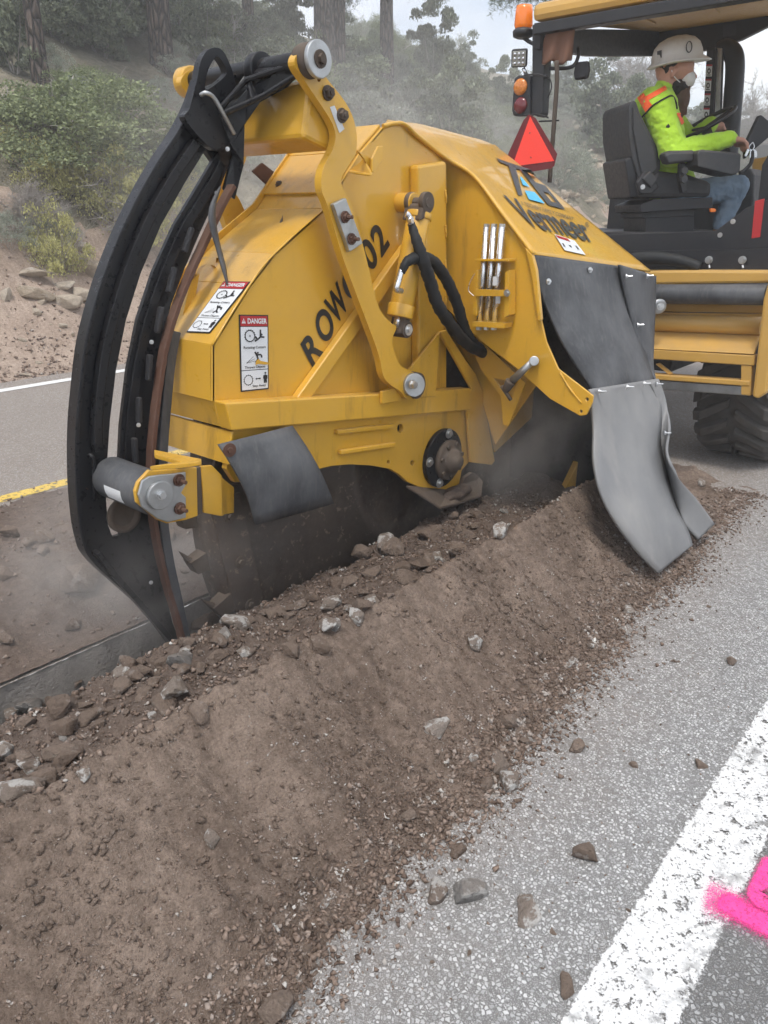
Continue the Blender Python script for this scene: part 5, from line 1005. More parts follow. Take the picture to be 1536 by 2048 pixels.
# front post with its column of warning labels, bright channel, intake pipe
FP = 5.9
fp = ppx('front_post', [(1414, 92), (1433, 96), (1424, 310), (1402, 310)], FP, 0.06, BLKT, MACH, bev=0.004); ppx('post_channel', [(1433, 96), (1444, 96), (1436, 310), (1424, 310)], FP+0.02, 0.05, ZINC, fp, bev=0.003)
for k in range(6):
    y = 100+k*29; x = 1415-k*1.9; dcl = Dec(PX(x-1.4, y+24, FP-0.001), PX(x+10.6, y+24, FP-0.001), PX(x+12, y, FP-0.001), PX(x, y, FP-0.001), fp, 'post_label', DECW if k else PLAS)
    if k: dcl.poly([(.0, .86), (1, .86), (1, 1), (0, 1)], DECR, 1, 'label_header'); dcl.ring(.5, .45, .3, .25, .5, DECG, 1, 'label_figure', 10); dcl.line([(.2, .12), (.8, .12)], .12, DECG, 1, 'label_line', 1.5)
tube('intake_pipe', [PX(1440, 104, 6.0), PX(1452, 98, 6.0), PX(1466, 108, 6.0), PX(1470, 135, 6.0), PX(1466, 200, 6.0), PX(1458, 300, 6.0), PX(1450, 400, 6.0)], 0.062, BLKT, MACH, 20, 6)
# dash panel, keys, engine hood
dp = qpl('dash_panel', z8((1460, 830), (1480, 815), (1560, 880), (1560, 1000), (1430, 1110), (1340, 1200), (1350, 1060)), -0.34, -0.30, BLKT, MACH, 0.008)
kr = tube('key_ring', [Q(*z8(q)[0], -0.36) for q in ((1405, 1055), (1380, 1080), (1375, 1110), (1400, 1120), (1418, 1090), (1405, 1055))], 0.003, CHROME, MACH, 6, 3)
for q in (((1410, 1110), (1440, 1130), (1445, 1190), (1415, 1185)), ((1360, 1110), (1380, 1120), (1350, 1180), (1335, 1170)), ((1385, 1120), (1398, 1120), (1390, 1190), (1375, 1190))): qpl('key', z8(*q), -0.365, -0.355, CHROME, kr, 0.001)
tube('dash_cable', [Q(*z8(q)[0], -0.36) for q in ((1400, 1130), (1390, 1230), (1330, 1300), (1290, 1320))], 0.012, BLKT, MACH, 8, 5)
ppx('engine_cowl', [(1503, 318), (1600, 300), (1600, 420), (1502, 410)], 6.4, 0.5, YELT, MACH, bev=0.02); ppx('cowl_top', [(1505, 292), (1600, 280), (1600, 305), (1505, 318)], 6.45, 0.4, DECW, MACH)
ppx('side_console', [(1476, 345), (1500, 335), (1508, 350), (1506, 440), (1470, 462), (1462, 460)], 5.7, 0.25, PLAS, MACH, bev=0.02)
ppx('grab_post', [(1524, 330), (1560, 270), (1560, 420), (1515, 410)], 5.2, 0.05, BLKT, MACH)
abox('engine_block', 6.2, 7.6, 1.7, 2.9, 1.3, 1.75, BLKT, MACH)
# ================================================================== OPERATOR
t = NT('hi_vis_shirt'); t.set(col=t.mix(t.noise(14, 4), (0.40, 0.66, 0.035), (0.47, 0.74, 0.05)), rough=0.85, sheen=0.2).bump(t.noise(16, 3, 0.6), 0.6, 0.02); HIV = t.m
HIO = flat('hi_vis_orange', (0.90, 0.13, 0.03), 0.7, emit=(1, 0.12, 0.03), estr=0.05); t = NT('jeans'); t.set(col=t.mix(t.noise(12, 5), (0.10, 0.16, 0.24), (0.26, 0.34, 0.42)), rough=0.9).bump(t.noise(18, 3), 0.5, 0.02); JEAN = t.m
t = NT('skin'); t.set(col=t.mix(t.noise(25, 3), (0.56, 0.31, 0.23), (0.46, 0.23, 0.165)), rough=0.6, sss=0.0); SKIN = t.m
HAIR = flat('dark_hair', (0.018, 0.014, 0.012), 0.8); BEARD = flat('brown_beard', (0.11, 0.065, 0.045), 0.9); BOOT = flat('tan_boot', (0.22, 0.13, 0.07), 0.8); PIPE = flat('black_trim', (0.012, 0.012, 0.012), 0.8)
PRIM = []   # (a, b, ra, rb, squash(es), mat index)
def seg(p, q, r0, r1, mi, wide=1.0): PRIM.append((p, q, r0, r1, mi, wide))
pel, wst, chs, uch = Q(1350, 392), Q(1330, 345), Q(1308, 268), Q(1310, 216)
seg(pel, wst, 0.14, 0.145, 0, 1.25); seg(wst, chs, 0.145, 0.165, 0, 1.3); seg(chs, uch, 0.165, 0.125, 0, 1.4)
shR, shL = Q(1317, 212, -0.175), Q(1317, 212, 0.175); seg(shR, uch, 0.085, 0.10, 0); seg(shL, uch, 0.085, 0.10, 0)
elR, wrR = Q(1346, 308, -0.25), Q(1456, 278, -0.31); seg(shR, elR, 0.094, 0.076, 0); seg(elR, wrR, 0.074, 0.050, 0)
elL, wrL = Q(1380, 290, 0.22), Q(1420, 250, 0.12); seg(shL, elL, 0.09, 0.07, 0); seg(elL, wrL, 0.07, 0.05, 0)
nk, hd_ = Q(1324, 186), Q(1345, 150); seg(uch, nk, 0.075, 0.062, 2); seg(nk, hd_, 0.062, 0.062, 2)
hf = (ef*0.88-es*0.42-ez*0.08).normalized()          # looks ahead and to his right
hc = Q(1352, 138); seg(hc-hf*0.03, hc+hf*0.02, 0.092, 0.088, 2); seg(hc+hf*0.045-ez*0.02, hc+hf*0.05-ez*0.085, 0.058, 0.045, 2); seg(hc+hf*0.095-ez*0.015, hc+hf*0.115-ez*0.04, 0.012, 0.016, 2)
hs_ = hf.cross(ez).normalized()
for s in (-1, 1): seg(hc+hs_*0.088*s-ez*0.02, hc+hs_*0.094*s-hf*0.012-ez*0.05, 0.018, 0.013, 2)
for s in (-1, 1):
    hp, kn_, an = Q(1352, 396, 0.10*s), Q(1474, 374, 0.13*s), Q(1442, 450, 0.13*s); seg(pel, hp, 0.12, 0.10, 1); seg(hp, kn_, 0.095, 0.072, 1); seg(kn_, an, 0.068, 0.052, 1); seg(an-ez*0.02, an-ez*0.06+ef*0.14, 0.045, 0.035, 3)
# right hand resting on the console edge
hdr = (Q(1488, 282, -0.32)-wrR).normalized(); kn0 = Q(1474, 276, -0.31); seg(wrR, wrR+hdr*0.02, 0.032, 0.03, 2); side_ = -es
for k in range(4): b0 = wrR+hdr*0.075+(es*(0.033-k*0.022)); seg(wrR+hdr*0.005+es*(0.014-k*0.009), b0, 0.018, 0.015, 2); m0 = b0+hdr*0.028-ez*0.016-ef*0.0; e0_ = m0+hdr*0.006-ez*(0.042-0.006*abs(k-1.3)); seg(b0, m0, 0.0125, 0.011, 2); seg(m0, e0_, 0.011, 0.009, 2)
th0 = wrR+hdr*0.02+es*0.03; th1 = th0+hdr*0.045+es*0.03-ez*0.012; seg(th0, th1, 0.015, 0.0125, 2); seg(th1, th1+hdr*0.03-ez*0.012, 0.0125, 0.010, 2)
hl_ = (ef*0.8-ez*0.1).normalized(); seg(wrL, wrL+hl_*0.07, 0.035, 0.03, 2)
for k in range(4): b0 = wrL+hl_*0.075+es*(0.03-k*0.02); seg(b0, b0+hl_*0.03-ez*0.03, 0.011, 0.009, 2)
bm = bmesh.new()
for p, q, r0, r1, mi, wide in PRIM:
    L_ = (q-p).length; n_ = 7; d = (q-p).normalized() if L_ > 1e-5 else ez; a = (es-d*es.dot(d)).normalized(); b = d.cross(a); rings = []
    for i in range(-4, n_+5):
        if i < 0: ph = (i+4.5)/4.5*math.pi/2; c0 = p-d*r0*math.cos(ph); rr = r0*math.sin(ph)
        elif i > n_: ph = (i-n_-0.5)/4.5*math.pi/2; c0 = q+d*r1*math.sin(ph); rr = r1*math.cos(ph)
        else: c0 = p.lerp(q, i/n_); rr = r0+(r1-r0)*i/n_
        rings.append([bm.verts.new(c0+(a*math.cos(k*math.pi/8)*wide+b*math.sin(k*math.pi/8))*rr) for k in range(16)])
    for u, w in zip(rings, rings[1:]):
        for k in range(16): bm.faces.new((u[k], u[(k+1) % 16], w[(k+1) % 16], w[k]))
    bm.faces.new(rings[0][::-1]); bm.faces.new(rings[-1])
bmesh.ops.recalc_face_normals(bm, faces=bm.faces); me = bpy.data.meshes.new('raw'); bm.to_mesh(me); bm.free(); ob = bpy.data.objects.new('raw', me); COL.objects.link(ob)
rm = ob.modifiers.new('r', 'REMESH'); rm.mode = 'VOXEL'; rm.voxel_size = 0.0075; sm_ = ob.modifiers.new('s', 'SMOOTH'); sm_.iterations = 4; sm_.factor = 0.5
bpy.context.view_layer.update(); dg = bpy.context.evaluated_depsgraph_get(); bme = bpy.data.meshes.new_from_object(ob.evaluated_get(dg)); bpy.data.objects.remove(ob)
bme.materials.clear()
for m in (HIV, JEAN, SKIN, BOOT, HIO, PIPE): bme.materials.append(m)
nP = len(bme.polygons); cen = np.empty(nP*3, np.float32); bme.polygons.foreach_get('center', cen); cen = cen.reshape(-1, 3).astype(float); best = np.full(nP, 1e9); mi_ = np.zeros(nP, np.int32)
for p, q, r0, r1, mi, wide in PRIM:
    pa, qa = np.array(p), np.array(q); d = qa-pa; L2 = d@d+1e-9; tt = np.clip((cen-pa)@d/L2, 0, 1); rad = (r0+(r1-r0)*tt)*(1+(wide-1)*0.5); dist = np.linalg.norm(cen-(pa+tt[:, None]*d), axis=1)-rad; k = dist < best; best[k] = dist[k]; mi_[k] = mi
# cloth folds: push the garment in and out a little
vc = np.empty(len(bme.vertices)*3, np.float32); bme.vertices.foreach_get('co', vc); vc = vc.reshape(-1, 3); vn = np.empty_like(vc); bme.vertices.foreach_get('normal', vn.reshape(-1)) if False else None
vn = np.array([v.normal[:] for v in bme.vertices], np.float32); vm = np.full(len(vc), 2); lp_ = np.empty(len(bme.loops), np.int32); bme.loops.foreach_get('vertex_index', lp_); vm[lp_] = np.repeat(mi_, np.array([len(p.vertices) for p in bme.polygons]))
for k in np.nonzero(vm < 2)[0]:
    q = Vector(vc[k].tolist()); vc[k] += vn[k]*(0.006*noise.fractal(Vector((q.dot(ef)*14, q.dot(es)*14, q.z*26)), 1, 2, 3)+0.006*abs(noise.noise(Vector((q.dot(ef)*30+q.z*18, q.dot(es)*20, q.z*22-q.dot(ef)*14)))))
bme.vertices.foreach_set('co', vc.ravel())
bme.polygons.foreach_set('material_index', mi_); bme.polygons.foreach_set('use_smooth', np.ones(nP, bool)); bme.update()
person = link('person', bme); tag(person, 'machine operator in lime hi-vis shirt and white hard hat sitting at the controls', 'person')
BB = BVHTree.FromPolygons([v.co.copy() for v in bme.vertices], [tuple(p.vertices) for p in bme.polygons])
def onbody(x, y, lift=0.004):
    h = BB.ray_cast(CAM, ray(x, y).normalized())
    if h[0] is None: q = BB.find_nearest(Q(x, y, -0.1)); return q[0]+q[1]*lift
    return h[0]+h[1]*lift
def cloth_band(name, c4, mat, nu=12, nv=3):
    a, b, c, d = [Vector((*q, 0)) for q in c4]; rows = []
    for i in range(nu+1):
        l_, r_ = a.lerp(d, i/nu), b.lerp(c, i/nu); rows.append([onbody(*l_.lerp(r_, k/nv).to_2d()) for k in range(nv+1)])
    o = loft(name, rows, mat, person, 0.0); return o
cloth_band('vest_stripe', ((1272, 190), (1283, 181), (1306, 212), (1293, 226)), HIO); cloth_band('vest_stripe', ((1289, 195), (1294, 203), (1334, 180), (1330, 172)), HIO); cloth_band('vest_stripe', ((1352, 226), (1360, 226), (1368, 246), (1362, 250)), HIO)
tube('vest_piping', [onbody(x, y, 0.003) for x, y in ((1281, 238), (1292, 226), (1305, 212), (1319, 203), (1333, 195), (1343, 192), (1350, 202), (1353, 218))], 0.005, PIPE, person, 6, 4)
# hard hat
hu = (ez*0.96+hf*(-0.12)+hs_*0.1).normalized(); hb = hc+ez*0.035
t = NT('hard_hat_white'); t.set(col=t.mix(t.ramp(t.noise(9, 6, 0.65, scale=(1, 1, 0.4)), (0.45, 0), (0.75, 0.6)), (0.72, 0.71, 0.69), (0.30, 0.26, 0.22)), rough=0.4, coat=0.2); HAT = t.m
hx = hf-hu*hf.dot(hu); hx.normalize(); hy = hu.cross(hx); bm = bmesh.new(); R_ = []
for h, r in ((-0.004, 0.160), (0.0, 0.168), (0.008, 0.160), (0.016, 0.134), (0.05, 0.131), (0.09, 0.118), (0.12, 0.09), (0.137, 0.05), (0.143, 0.01)):
    ring_ = []
    for k in range(36):
        th = 2*math.pi*k/36; e = 1.12 if r < 0.14 else 1.06; ex = hx*math.cos(th)*e+hy*math.sin(th)*0.98; rr = r*(1+(0.12*max(0, math.cos(th))**2 if r > 0.14 else 0)); ring_.append(bm.verts.new(hb+ex*rr+hu*(h-(0.018*max(0, math.cos(th))+0.008*max(0, -math.cos(th)) if r > 0.14 else 0))))
    R_.append(ring_)
for u, w in zip(R_, R_[1:]):
    for k in range(36): f = bm.faces.new((u[k], u[(k+1) % 36], w[(k+1) % 36], w[k])); f.smooth = True
bm.faces.new(R_[-1]); bm.faces.new(R_[0][::-1]); hat = bm_obj('hard_hat', bm, HAT, person)
for fx_, up_, r_ in ((-0.75, 0.045, 0.02), (0.45, 0.05, 0.018)):   # stickers
    dirn = (hx*fx_+hs_*(-1 if hs_.dot(ray(1352, 138)) > 0 else 1)*0.75).normalized(); c0 = hb+dirn*0.137+hu*up_
    q0 = hu*r_; q1 = dirn.cross(hu)*r_; ds = Dec(c0-q1-q0, c0+q1-q0, c0+q1+q0, c0-q1+q0, hat, 'hat_sticker', DECG) if fx_ < 0 else None
    if ds: ds.poly([(.15, .1), (.5, .3), (.85, .1), (.5, .8)], HAT, 1, 'sticker_mark')
    else: tube('hat_sticker', [c0+q1*math.cos(k*math.pi/6)+q0*1.6*math.sin(k*math.pi/6) for k in range(13)], 0.003, DECG, hat, 6, 1)
# hair, beard, mask
def blob(name, c0, rx, ry, rz, ax, mat, rough=0.2, sc_=3.0):
    bm = bmesh.new(); bmesh.ops.create_icosphere(bm, subdivisions=4, radius=1); ay = ez.cross(ax).normalized(); a2 = ay.cross(ez)
    for v in bm.verts: k = 1+rough*noise.fractal(v.co*sc_, 1, 2, 4); v.co = c0+(a2*v.co.x*rx+ay*v.co.y*ry+ez*v.co.z*rz)*k
    return bm_obj(name, bm, mat, person, smooth=True)
blob('hair', hc-hf*0.028+ez*0.005, 0.088, 0.093, 0.085, hf, HAIR, 0.08); blob('beard', hc+hf*0.045-ez*0.155, 0.055, 0.055, 0.13, hf, BEARD, 0.22); blob('beard', hc+hf*0.02-ez*0.10, 0.072, 0.080, 0.05, hf, HAIR, 0.15)
MASK = flat('mask_white', (0.72, 0.70, 0.68), 0.8); mk = blob('face_mask', hc+hf*0.072-ez*0.055, 0.05, 0.062, 0.052, hf, MASK, 0.03); 
sg_ = -1 if hs_.dot(ray(1352, 138)) > 0 else 1
tube('mask_strap', [hc+hf*0.05+hs_*sg_*0.07-ez*0.09, hc+hs_*sg_*0.095-ez*0.055, hc-hf*0.02+hs_*sg_*0.098-ez*0.02], 0.003, MASK, mk, 6, 4)
for s in (-1, 1): e0 = hc+hf*0.088+hs_*0.032*s+ez*0.005; lathe('eye', e0, hf, [(0, 0.012), (0.004, 0.01), (0.007, 0.0)], HAIR, person, 10)
# collar and sleeve burn mark
blob('collar', uch.lerp(nk, 0.72), 0.082, 0.078, 0.022, ef, PIPE, 0.05)
pm_ = shR.lerp(elR, 0.45)+(-es*0.9-ef*0.2).normalized()*0.078; bm = bmesh.new(); bmesh.ops.create_icosphere(bm, subdivisions=2, radius=0.014)
for v in bm.verts: v.co = pm_+Vector(v.co)*(1+0.3*noise.noise(v.co*200))
bm_obj('sleeve_mark', bm, PIPE, person)
# ================================================================== VEGETATION
def leafmat(name, lo, hi, tr=0.25, rough=0.6):
    t = NT(name); g = t.n('ShaderNodeNewGeometry'); r = g.outputs['Random Per Island']
    c = t.mix(r, lo, hi); c = t.mix(t.math('MULTIPLY', t.rnd(), 0.4), c, tuple(x*0.6 for x in lo)); t.set(col=c, rough=rough, spec=0.3)
    td = t.n('ShaderNodeBsdfTranslucent'); t.l(c, td.inputs[0]); mx = t.n('ShaderNodeMixShader'); mx.inputs[0].default_value = tr; t.l(t.b.outputs[0], mx.inputs[1]); t.l(td.outputs[0], mx.inputs[2]); t.l(mx.outputs[0], t.out.inputs[0]); return t.m
LMAN = leafmat('manzanita_leaf', (0.140, 0.171, 0.085), (0.329, 0.372, 0.189)); LYEL = leafmat('yellow_brush_leaf', (0.366, 0.354, 0.146), (0.850, 0.805, 0.342)); LSAG = leafmat('sage_leaf', (0.244, 0.275, 0.213), (0.488, 0.512, 0.415)); LJUN = leafmat('juniper_leaf', (0.134, 0.159, 0.104), (0.305, 0.336, 0.220)); LDRY = leafmat('dry_leaf', (0.261, 0.242, 0.171), (0.483, 0.443, 0.322)); LPIN = leafmat('pine_needle', (0.066, 0.099, 0.049), (0.157, 0.190, 0.091))
t = NT('grey_twig'); t.set(col=t.mix(t.noise(20, 4), (0.20, 0.175, 0.155), (0.42, 0.39, 0.36)), rough=0.9); TWIG = t.m
t = NT('pine_bark'); n1 = t.noise(9, 6, 0.7, scale=(1, 1, 0.25)); v = t.voro(11, 'DISTANCE_TO_EDGE', None)
mpv = t.n('ShaderNodeMapping'); mpv.inputs['Scale'].default_value = (1, 1, 0.28); t.l(t.co('World'), mpv.inputs[0]); t.l(mpv.outputs[0], v.inputs['Vector'])
c = t.mix(t.ramp(v.outputs['Distance'], (0.02, 0), (0.22, 1)), (0.022, 0.017, 0.015), t.mix(n1, (0.085, 0.06, 0.048), (0.19, 0.145, 0.12))); t.set(col=c, rough=0.95).bump(t.math('ADD', t.ramp(v.outputs['Distance'], (0.0, 0), (0.3, 1)), t.math('MULTIPLY', n1, 0.4)), 1.0, 0.08); BARK = t.m
def leaf_cloud(seed, n, clumps, sx, sz, leaf, asp, upb, shell=0.55, low=0.05):
    """n small leaves on uneven clumps filling a dome of half width sx and height sz"""
    r = np.random.default_rng(seed); th = r.uniform(0, 2*np.pi, clumps); u = r.uniform(low, 1, clumps)**0.8; rho = np.sqrt(np.clip(1-u**2, 0, 1)); k = r.uniform(shell, 1.05, clumps)
    cc_ = np.stack([np.cos(th)*rho*sx*k, np.sin(th)*rho*sx*k, u*sz*k], 1); cr_ = r.uniform(0.16, 0.34, clumps)*sx
    idx = r.integers(0, clumps, n); d = r.normal(size=(n, 3)); d /= np.linalg.norm(d, axis=1)[:, None]; d[:, 2] = np.where(d[:, 2] < -0.3, -d[:, 2], d[:, 2]); rad = cr_[idx]*r.uniform(0.55, 1.08, n)
    c = cc_[idx]+d*rad[:, None]*np.array([1, 1, 0.8]); c[:, 2] = np.abs(c[:, 2])
    a = r.normal(size=(n, 3))+np.array([0, 0, upb])+d*0.6; a /= np.linalg.norm(a, axis=1)[:, None]; b = np.cross(a, r.normal(size=(n, 3))); b /= np.linalg.norm(b, axis=1)[:, None]
    s = leaf*r.uniform(0.6, 1.3, n)[:, None]; v = np.stack([c-a*s*0.5, c+b*s*asp, c+a*s*0.5, c-b*s*asp], 1).reshape(-1, 3); f = np.arange(4*n).reshape(n, 4)
    return v, f, cc_, cr_
def stems(seed, n, sx, sz, r0, mat, name, twist=0.3, fork=2):
    r = random.Random(seed); bm = bmesh.new()
    def br(p, d, L_, rad, lev):
        k = 5; pts = [p.copy()]
        for i in range(k): d = (d+Vector((r.gauss(0, twist), r.gauss(0, twist), r.gauss(0, twist*0.6)))*0.6).normalized(); p = p+d*L_/k; p.z = max(p.z, 0.02); pts.append(p.copy())
        prev = None
        for i, q in enumerate(pts):
            rr = rad*(1-0.75*i/k); a, b = frame_of(d); ring_ = [bm.verts.new(q+(a*math.cos(j*2.094)+b*math.sin(j*2.094))*rr) for j in range(3)]
            if prev:
                for j in range(3): bm.faces.new((prev[j], prev[(j+1) % 3], ring_[(j+1) % 3], ring_[j]))
            prev = ring_
        if lev > 0:
            for i in range(2, k+1):
                for _ in range(2): br(pts[i].copy(), (d+Vector((r.gauss(0, .7), r.gauss(0, .7), r.gauss(0.1, .5)))).normalized(), L_*r.uniform(0.35, 0.6), rad*0.5, lev-1)
    for i in range(n):
        th = r.uniform(0, 6.28); o = r.uniform(0.3, 1.0); d = Vector((math.cos(th)*o*sx, math.sin(th)*o*sx, sz*r.uniform(0.6, 1.0))); br(Vector((d.x*0.1, d.y*0.1, 0)), d.normalized(), d.length*0.8, r0, fork)
    me = bpy.data.meshes.new(name); bm.to_mesh(me); bm.free(); me.materials.append(mat); return me
def kindset(name, seeds, n, clumps, sx, sz, leaf, asp, upb, lm, sn, sr, fork=1, **k):
    out = []
    for s in seeds:
        v, f, _, _ = leaf_cloud(s, n, clumps, sx, sz, leaf, asp, upb, **k); me = mesh_np(name+'_foliage', v, f); me.materials.append(lm); out.append((me, stems(s, sn, sx, sz, sr, TWIG, name+'_stems', fork=fork)))
    return out
KIN = dict(manz=kindset('manzanita', (1, 2, 3), 21000, 60, 1.0, 1.0, 0.040, 0.32, 0.5, LMAN, 10, 0.03), yell=kindset('yellow', (4, 5), 9500, 44, 1.0, 1.0, 0.042, 0.35, 0.6, LYEL, 26, 0.012, 1, shell=0.35, low=0.1), sage=kindset('sage', (6, 7), 6500, 34, 1.0, 1.0, 0.060, 0.16, 1.3, LSAG, 14, 0.012),
           juni=kindset('juniper', (8, 9), 12000, 60, 0.8, 2.0, 0.075, 0.30, 0.8, LJUN, 5, 0.02, 0, shell=0.3), dry=kindset('dry', (10, 11), 4500, 34, 1.0, 1.0, 0.05, 0.2, 0.8, LDRY, 24, 0.014, 1, shell=0.4), bare=kindset('bare', (12, 13), 700, 30, 1.0, 1.3, 0.05, 0.2, 0.5, LDRY, 14, 0.03, 3, shell=0.5))
NM = dict(manz=('manzanita_bush', 'bush'), yell=('yellow_flowered_bush', 'bush'), sage=('sagebrush', 'bush'), juni=('juniper_shrub', 'shrub'), dry=('dry_shrub', 'shrub'), bare=('bare_branched_shrub', 'shrub'))
def bush(kind, p, w, h, label, group=None, parts=True):
    me, ms_ = KIN[kind][random.randrange(len(KIN[kind]))]; nm, cat = NM[kind]; e = empty(nm, (p.x, p.y, p.z-0.05*h)); e.rotation_euler = (0, 0, random.uniform(0, 6.28)); e.scale = (w/2, w/2, h); tag(e, label, cat, group)
    o = link('foliage', me); o.parent = e; o = link('stems', ms_); o.parent = e
    return e
ZN = ((300, 'left of the thick pine trunk'), (480, 'between the thick trunk and the shoe top'), (640, 'behind the yellow crossbeam'), (800, 'around the double pine trunk'), (1020, 'left of the amber beacon'), (1320, 'behind the tail light and seat'), (9999, 'beyond the hard hat'))
def zone(p):
    x = PROJ(p)[0]; return next(z for k, z in ZN if x < k)
GS = dict(manz='green manzanita on the hillside ', sage='grey sagebrush on the hillside ', dry='dry brown shrub on the hillside ', juni='dark juniper on the hillside ')
def pbush(kind, x, y, wpx, hpx, label, group=None):
    p = HIT(x, y)
    if p is None: return
    bush(kind, p, pxsize(p, wpx)*1.05, pxsize(p, hpx)*(1.05 if kind == 'yell' else 0.76 if kind != 'juni' else 0.5), label, group)
for a in (('manz', 215, 345, 400, 195, 'largest round green manzanita bush, left of the shoe top'), ('manz', 55, 262, 230, 95, 'green manzanita bush at the left edge below thin pine trunk'), ('manz', 185, 205, 170, 75, 'green bush between the two left pine trunks'), ('manz', 330, 360, 190, 120, 'green bush immediately left of the black shoe, front of the big one'), ('manz', 545, 170, 150, 70, 'low green bush right of the slim trunk behind the shoe'),
          ('yell', 125, 405, 170, 105, 'yellow flowering bush high on the bank, far left'), ('yell', 235, 440, 190, 130, 'yellow flowering bush in the middle of the bank'), ('yell', 290, 500, 170, 130, 'yellow flowering bush beside the shoe low on the bank'), ('yell', 120, 560, 130, 130, 'straggly yellow bush lowest on the bank above the rocks'), ('yell', 350, 420, 140, 90, 'yellow flowering bush half hidden by the black shoe'), ('yell', 15, 300, 60, 45, 'small yellow bush at the left photo edge'),
          ('sage', 100, 480, 130, 80, 'grey-green sagebrush at left on the bank'), ('sage', 20, 500, 110, 90, 'grey sagebrush at the left photo edge'), ('bare', 60, 470, 150, 80, 'dead grey branches tangled in the sagebrush at left'), ('bare', 260, 500, 120, 70, 'dead grey twigs under the yellow bushes'),
          ('juni', 860, 205, 130, 210, 'tall grey-green shrub against the sky, left of the beacon'), ('juni', 935, 195, 90, 110, 'smaller tall shrub on the skyline next to the tallest'), ('juni', 1000, 240, 90, 120, 'dark shrub on the skyline just left of the work light'), ('juni', 745, 170, 70, 90, 'shrub on the skyline left of the last pine trunk'),
          ('juni', 30, 150, 160, 220, 'dark tree-like shrub in the top left corner'), ('juni', 205, 120, 200, 200, 'dense tall shrub at the top behind the two left trunks'), ('juni', 410, 130, 150, 190, 'tall olive shrub at the top right of the thick trunk'), ('juni', 580, 140, 140, 190, 'tall shrub at the top between slim trunk and double trunk'), ('juni', 120, 90, 160, 160, 'tall shrub at the top, partly behind thin left trunk'), ('juni', 270, 80, 150, 150, 'shrub filling the gap left of the thick trunk'),
          ('juni', 1200, 300, 170, 190, 'dark shrub seen between the sign pole and the seat'), ('juni', 1260, 330, 150, 170, 'dark shrub directly behind the operator seat'), ('bare', 1290, 250, 170, 130, 'bare branched shrub against the sky behind the hard hat'), ('bare', 1500, 330, 150, 140, 'bare branched shrub at the right edge beyond the intake pipe'), ('juni', 1490, 300, 60, 90, 'dark skyline shrub right of the intake pipe'), ('juni', 1385, 320, 110, 110, 'shrub behind the steering wheel')):
    pbush(*a)
GL = dict(manz='green manzanita among the shrubs covering the hillside', sage='grey sagebrush among the shrubs covering the hillside', dry='dry brown shrub among the shrubs covering the hillside', juni='dark juniper among the shrubs higher on the hillside', yell='yellowish bush among the shrubs covering the hillside')
k = 0; random.seed(21)
while k < 230:
    x = random.uniform(-60, 1600); y = random.uniform(40, 400) if x > 420 else random.uniform(0, 60); p = HIT(x, y, step=0.3)
    if p is None or p.y < 11.3: 
        k += 0.2; continue
    far_ = (p-CAM).length; kd = random.choice(('sage', 'sage', 'dry', 'manz', 'juni', 'sage') if x > 600 else ('manz', 'manz', 'sage', 'juni', 'dry')); w = random.uniform(1.0, 2.6)*(1.2 if far_ > 35 else 0.9)
    bush(kd, p, w, w*random.uniform(0.45, 0.75)*(0.75 if kd == 'juni' else 1), GS[kd]+zone(p), {'manz': 'hillside manzanita bushes', 'sage': 'hillside sagebrush', 'dry': 'hillside dry shrubs', 'juni': 'hillside junipers', 'yell': 'hillside yellow bushes'}[kd]); k += 1
for i in range(150):
    X = random.uniform(2, 34); Y = random.uniform(10.4, 21); kd = random.choice(('sage', 'sage', 'dry', 'manz')); w = random.uniform(0.6, 1.5); p = Vector((X, Y, hill_h(X, Y)))
    if PROJ(p)[0] < 430: kd = 'sage'; w = min(w, 0.8)
    bush(kd, p, w, w*random.uniform(0.4, 0.65), GS[kd]+zone(p), {'manz': 'hillside manzanita bushes', 'sage': 'hillside sagebrush', 'dry': 'hillside dry shrubs'}[kd])
# skyline shrubs
for i in range(26):
    X = random.uniform(18, 120); Y = random.uniform(36, 52); bush(random.choice(('juni', 'manz', 'juni')), Vector((X, Y, hill_h(X, Y))), random.uniform(1.6, 3), random.uniform(0.8, 1.6), 'distant shrub standing along the ridge skyline', 'ridge skyline shrubs')
# pines
def needles(seed, n, L_):
    r = np.random.default_rng(seed); c = np.stack([r.uniform(0, L_, n), np.zeros(n), np.zeros(n)], 1); sp = 0.16*L_; c[:, 1] = r.normal(0, sp, n)*np.sqrt(c[:, 0]/L_+0.05); c[:, 2] = r.normal(0, sp*0.55, n)+0.08*L_
    c = c[:, :]; a = r.normal(size=(n, 3))+np.array([0.6, 0, 0.3]); a /= np.linalg.norm(a, axis=1)[:, None]; b = np.cross(a, r.normal(size=(n, 3))); b /= np.linalg.norm(b, axis=1)[:, None]; q = np.round(c/0.28)*0.28+r.normal(0, 0.035, (n, 3)); s = 0.20*r.uniform(0.6, 1.2, n)[:, None]
    v = np.stack([q, q+b*0.008+a*s*0.5, q+a*s, q-b*0.008+a*s*0.5], 1).reshape(-1, 3); return v, np.arange(4*n).reshape(n, 4)
v, f = needles(5, 5200, 2.6); BOUGH = mesh_np('bough_needles', v, f); BOUGH.materials.append(LPIN)
BST = stems(77, 1, 0.1, 1.0, 0.02, BARK, 'bough_stem')
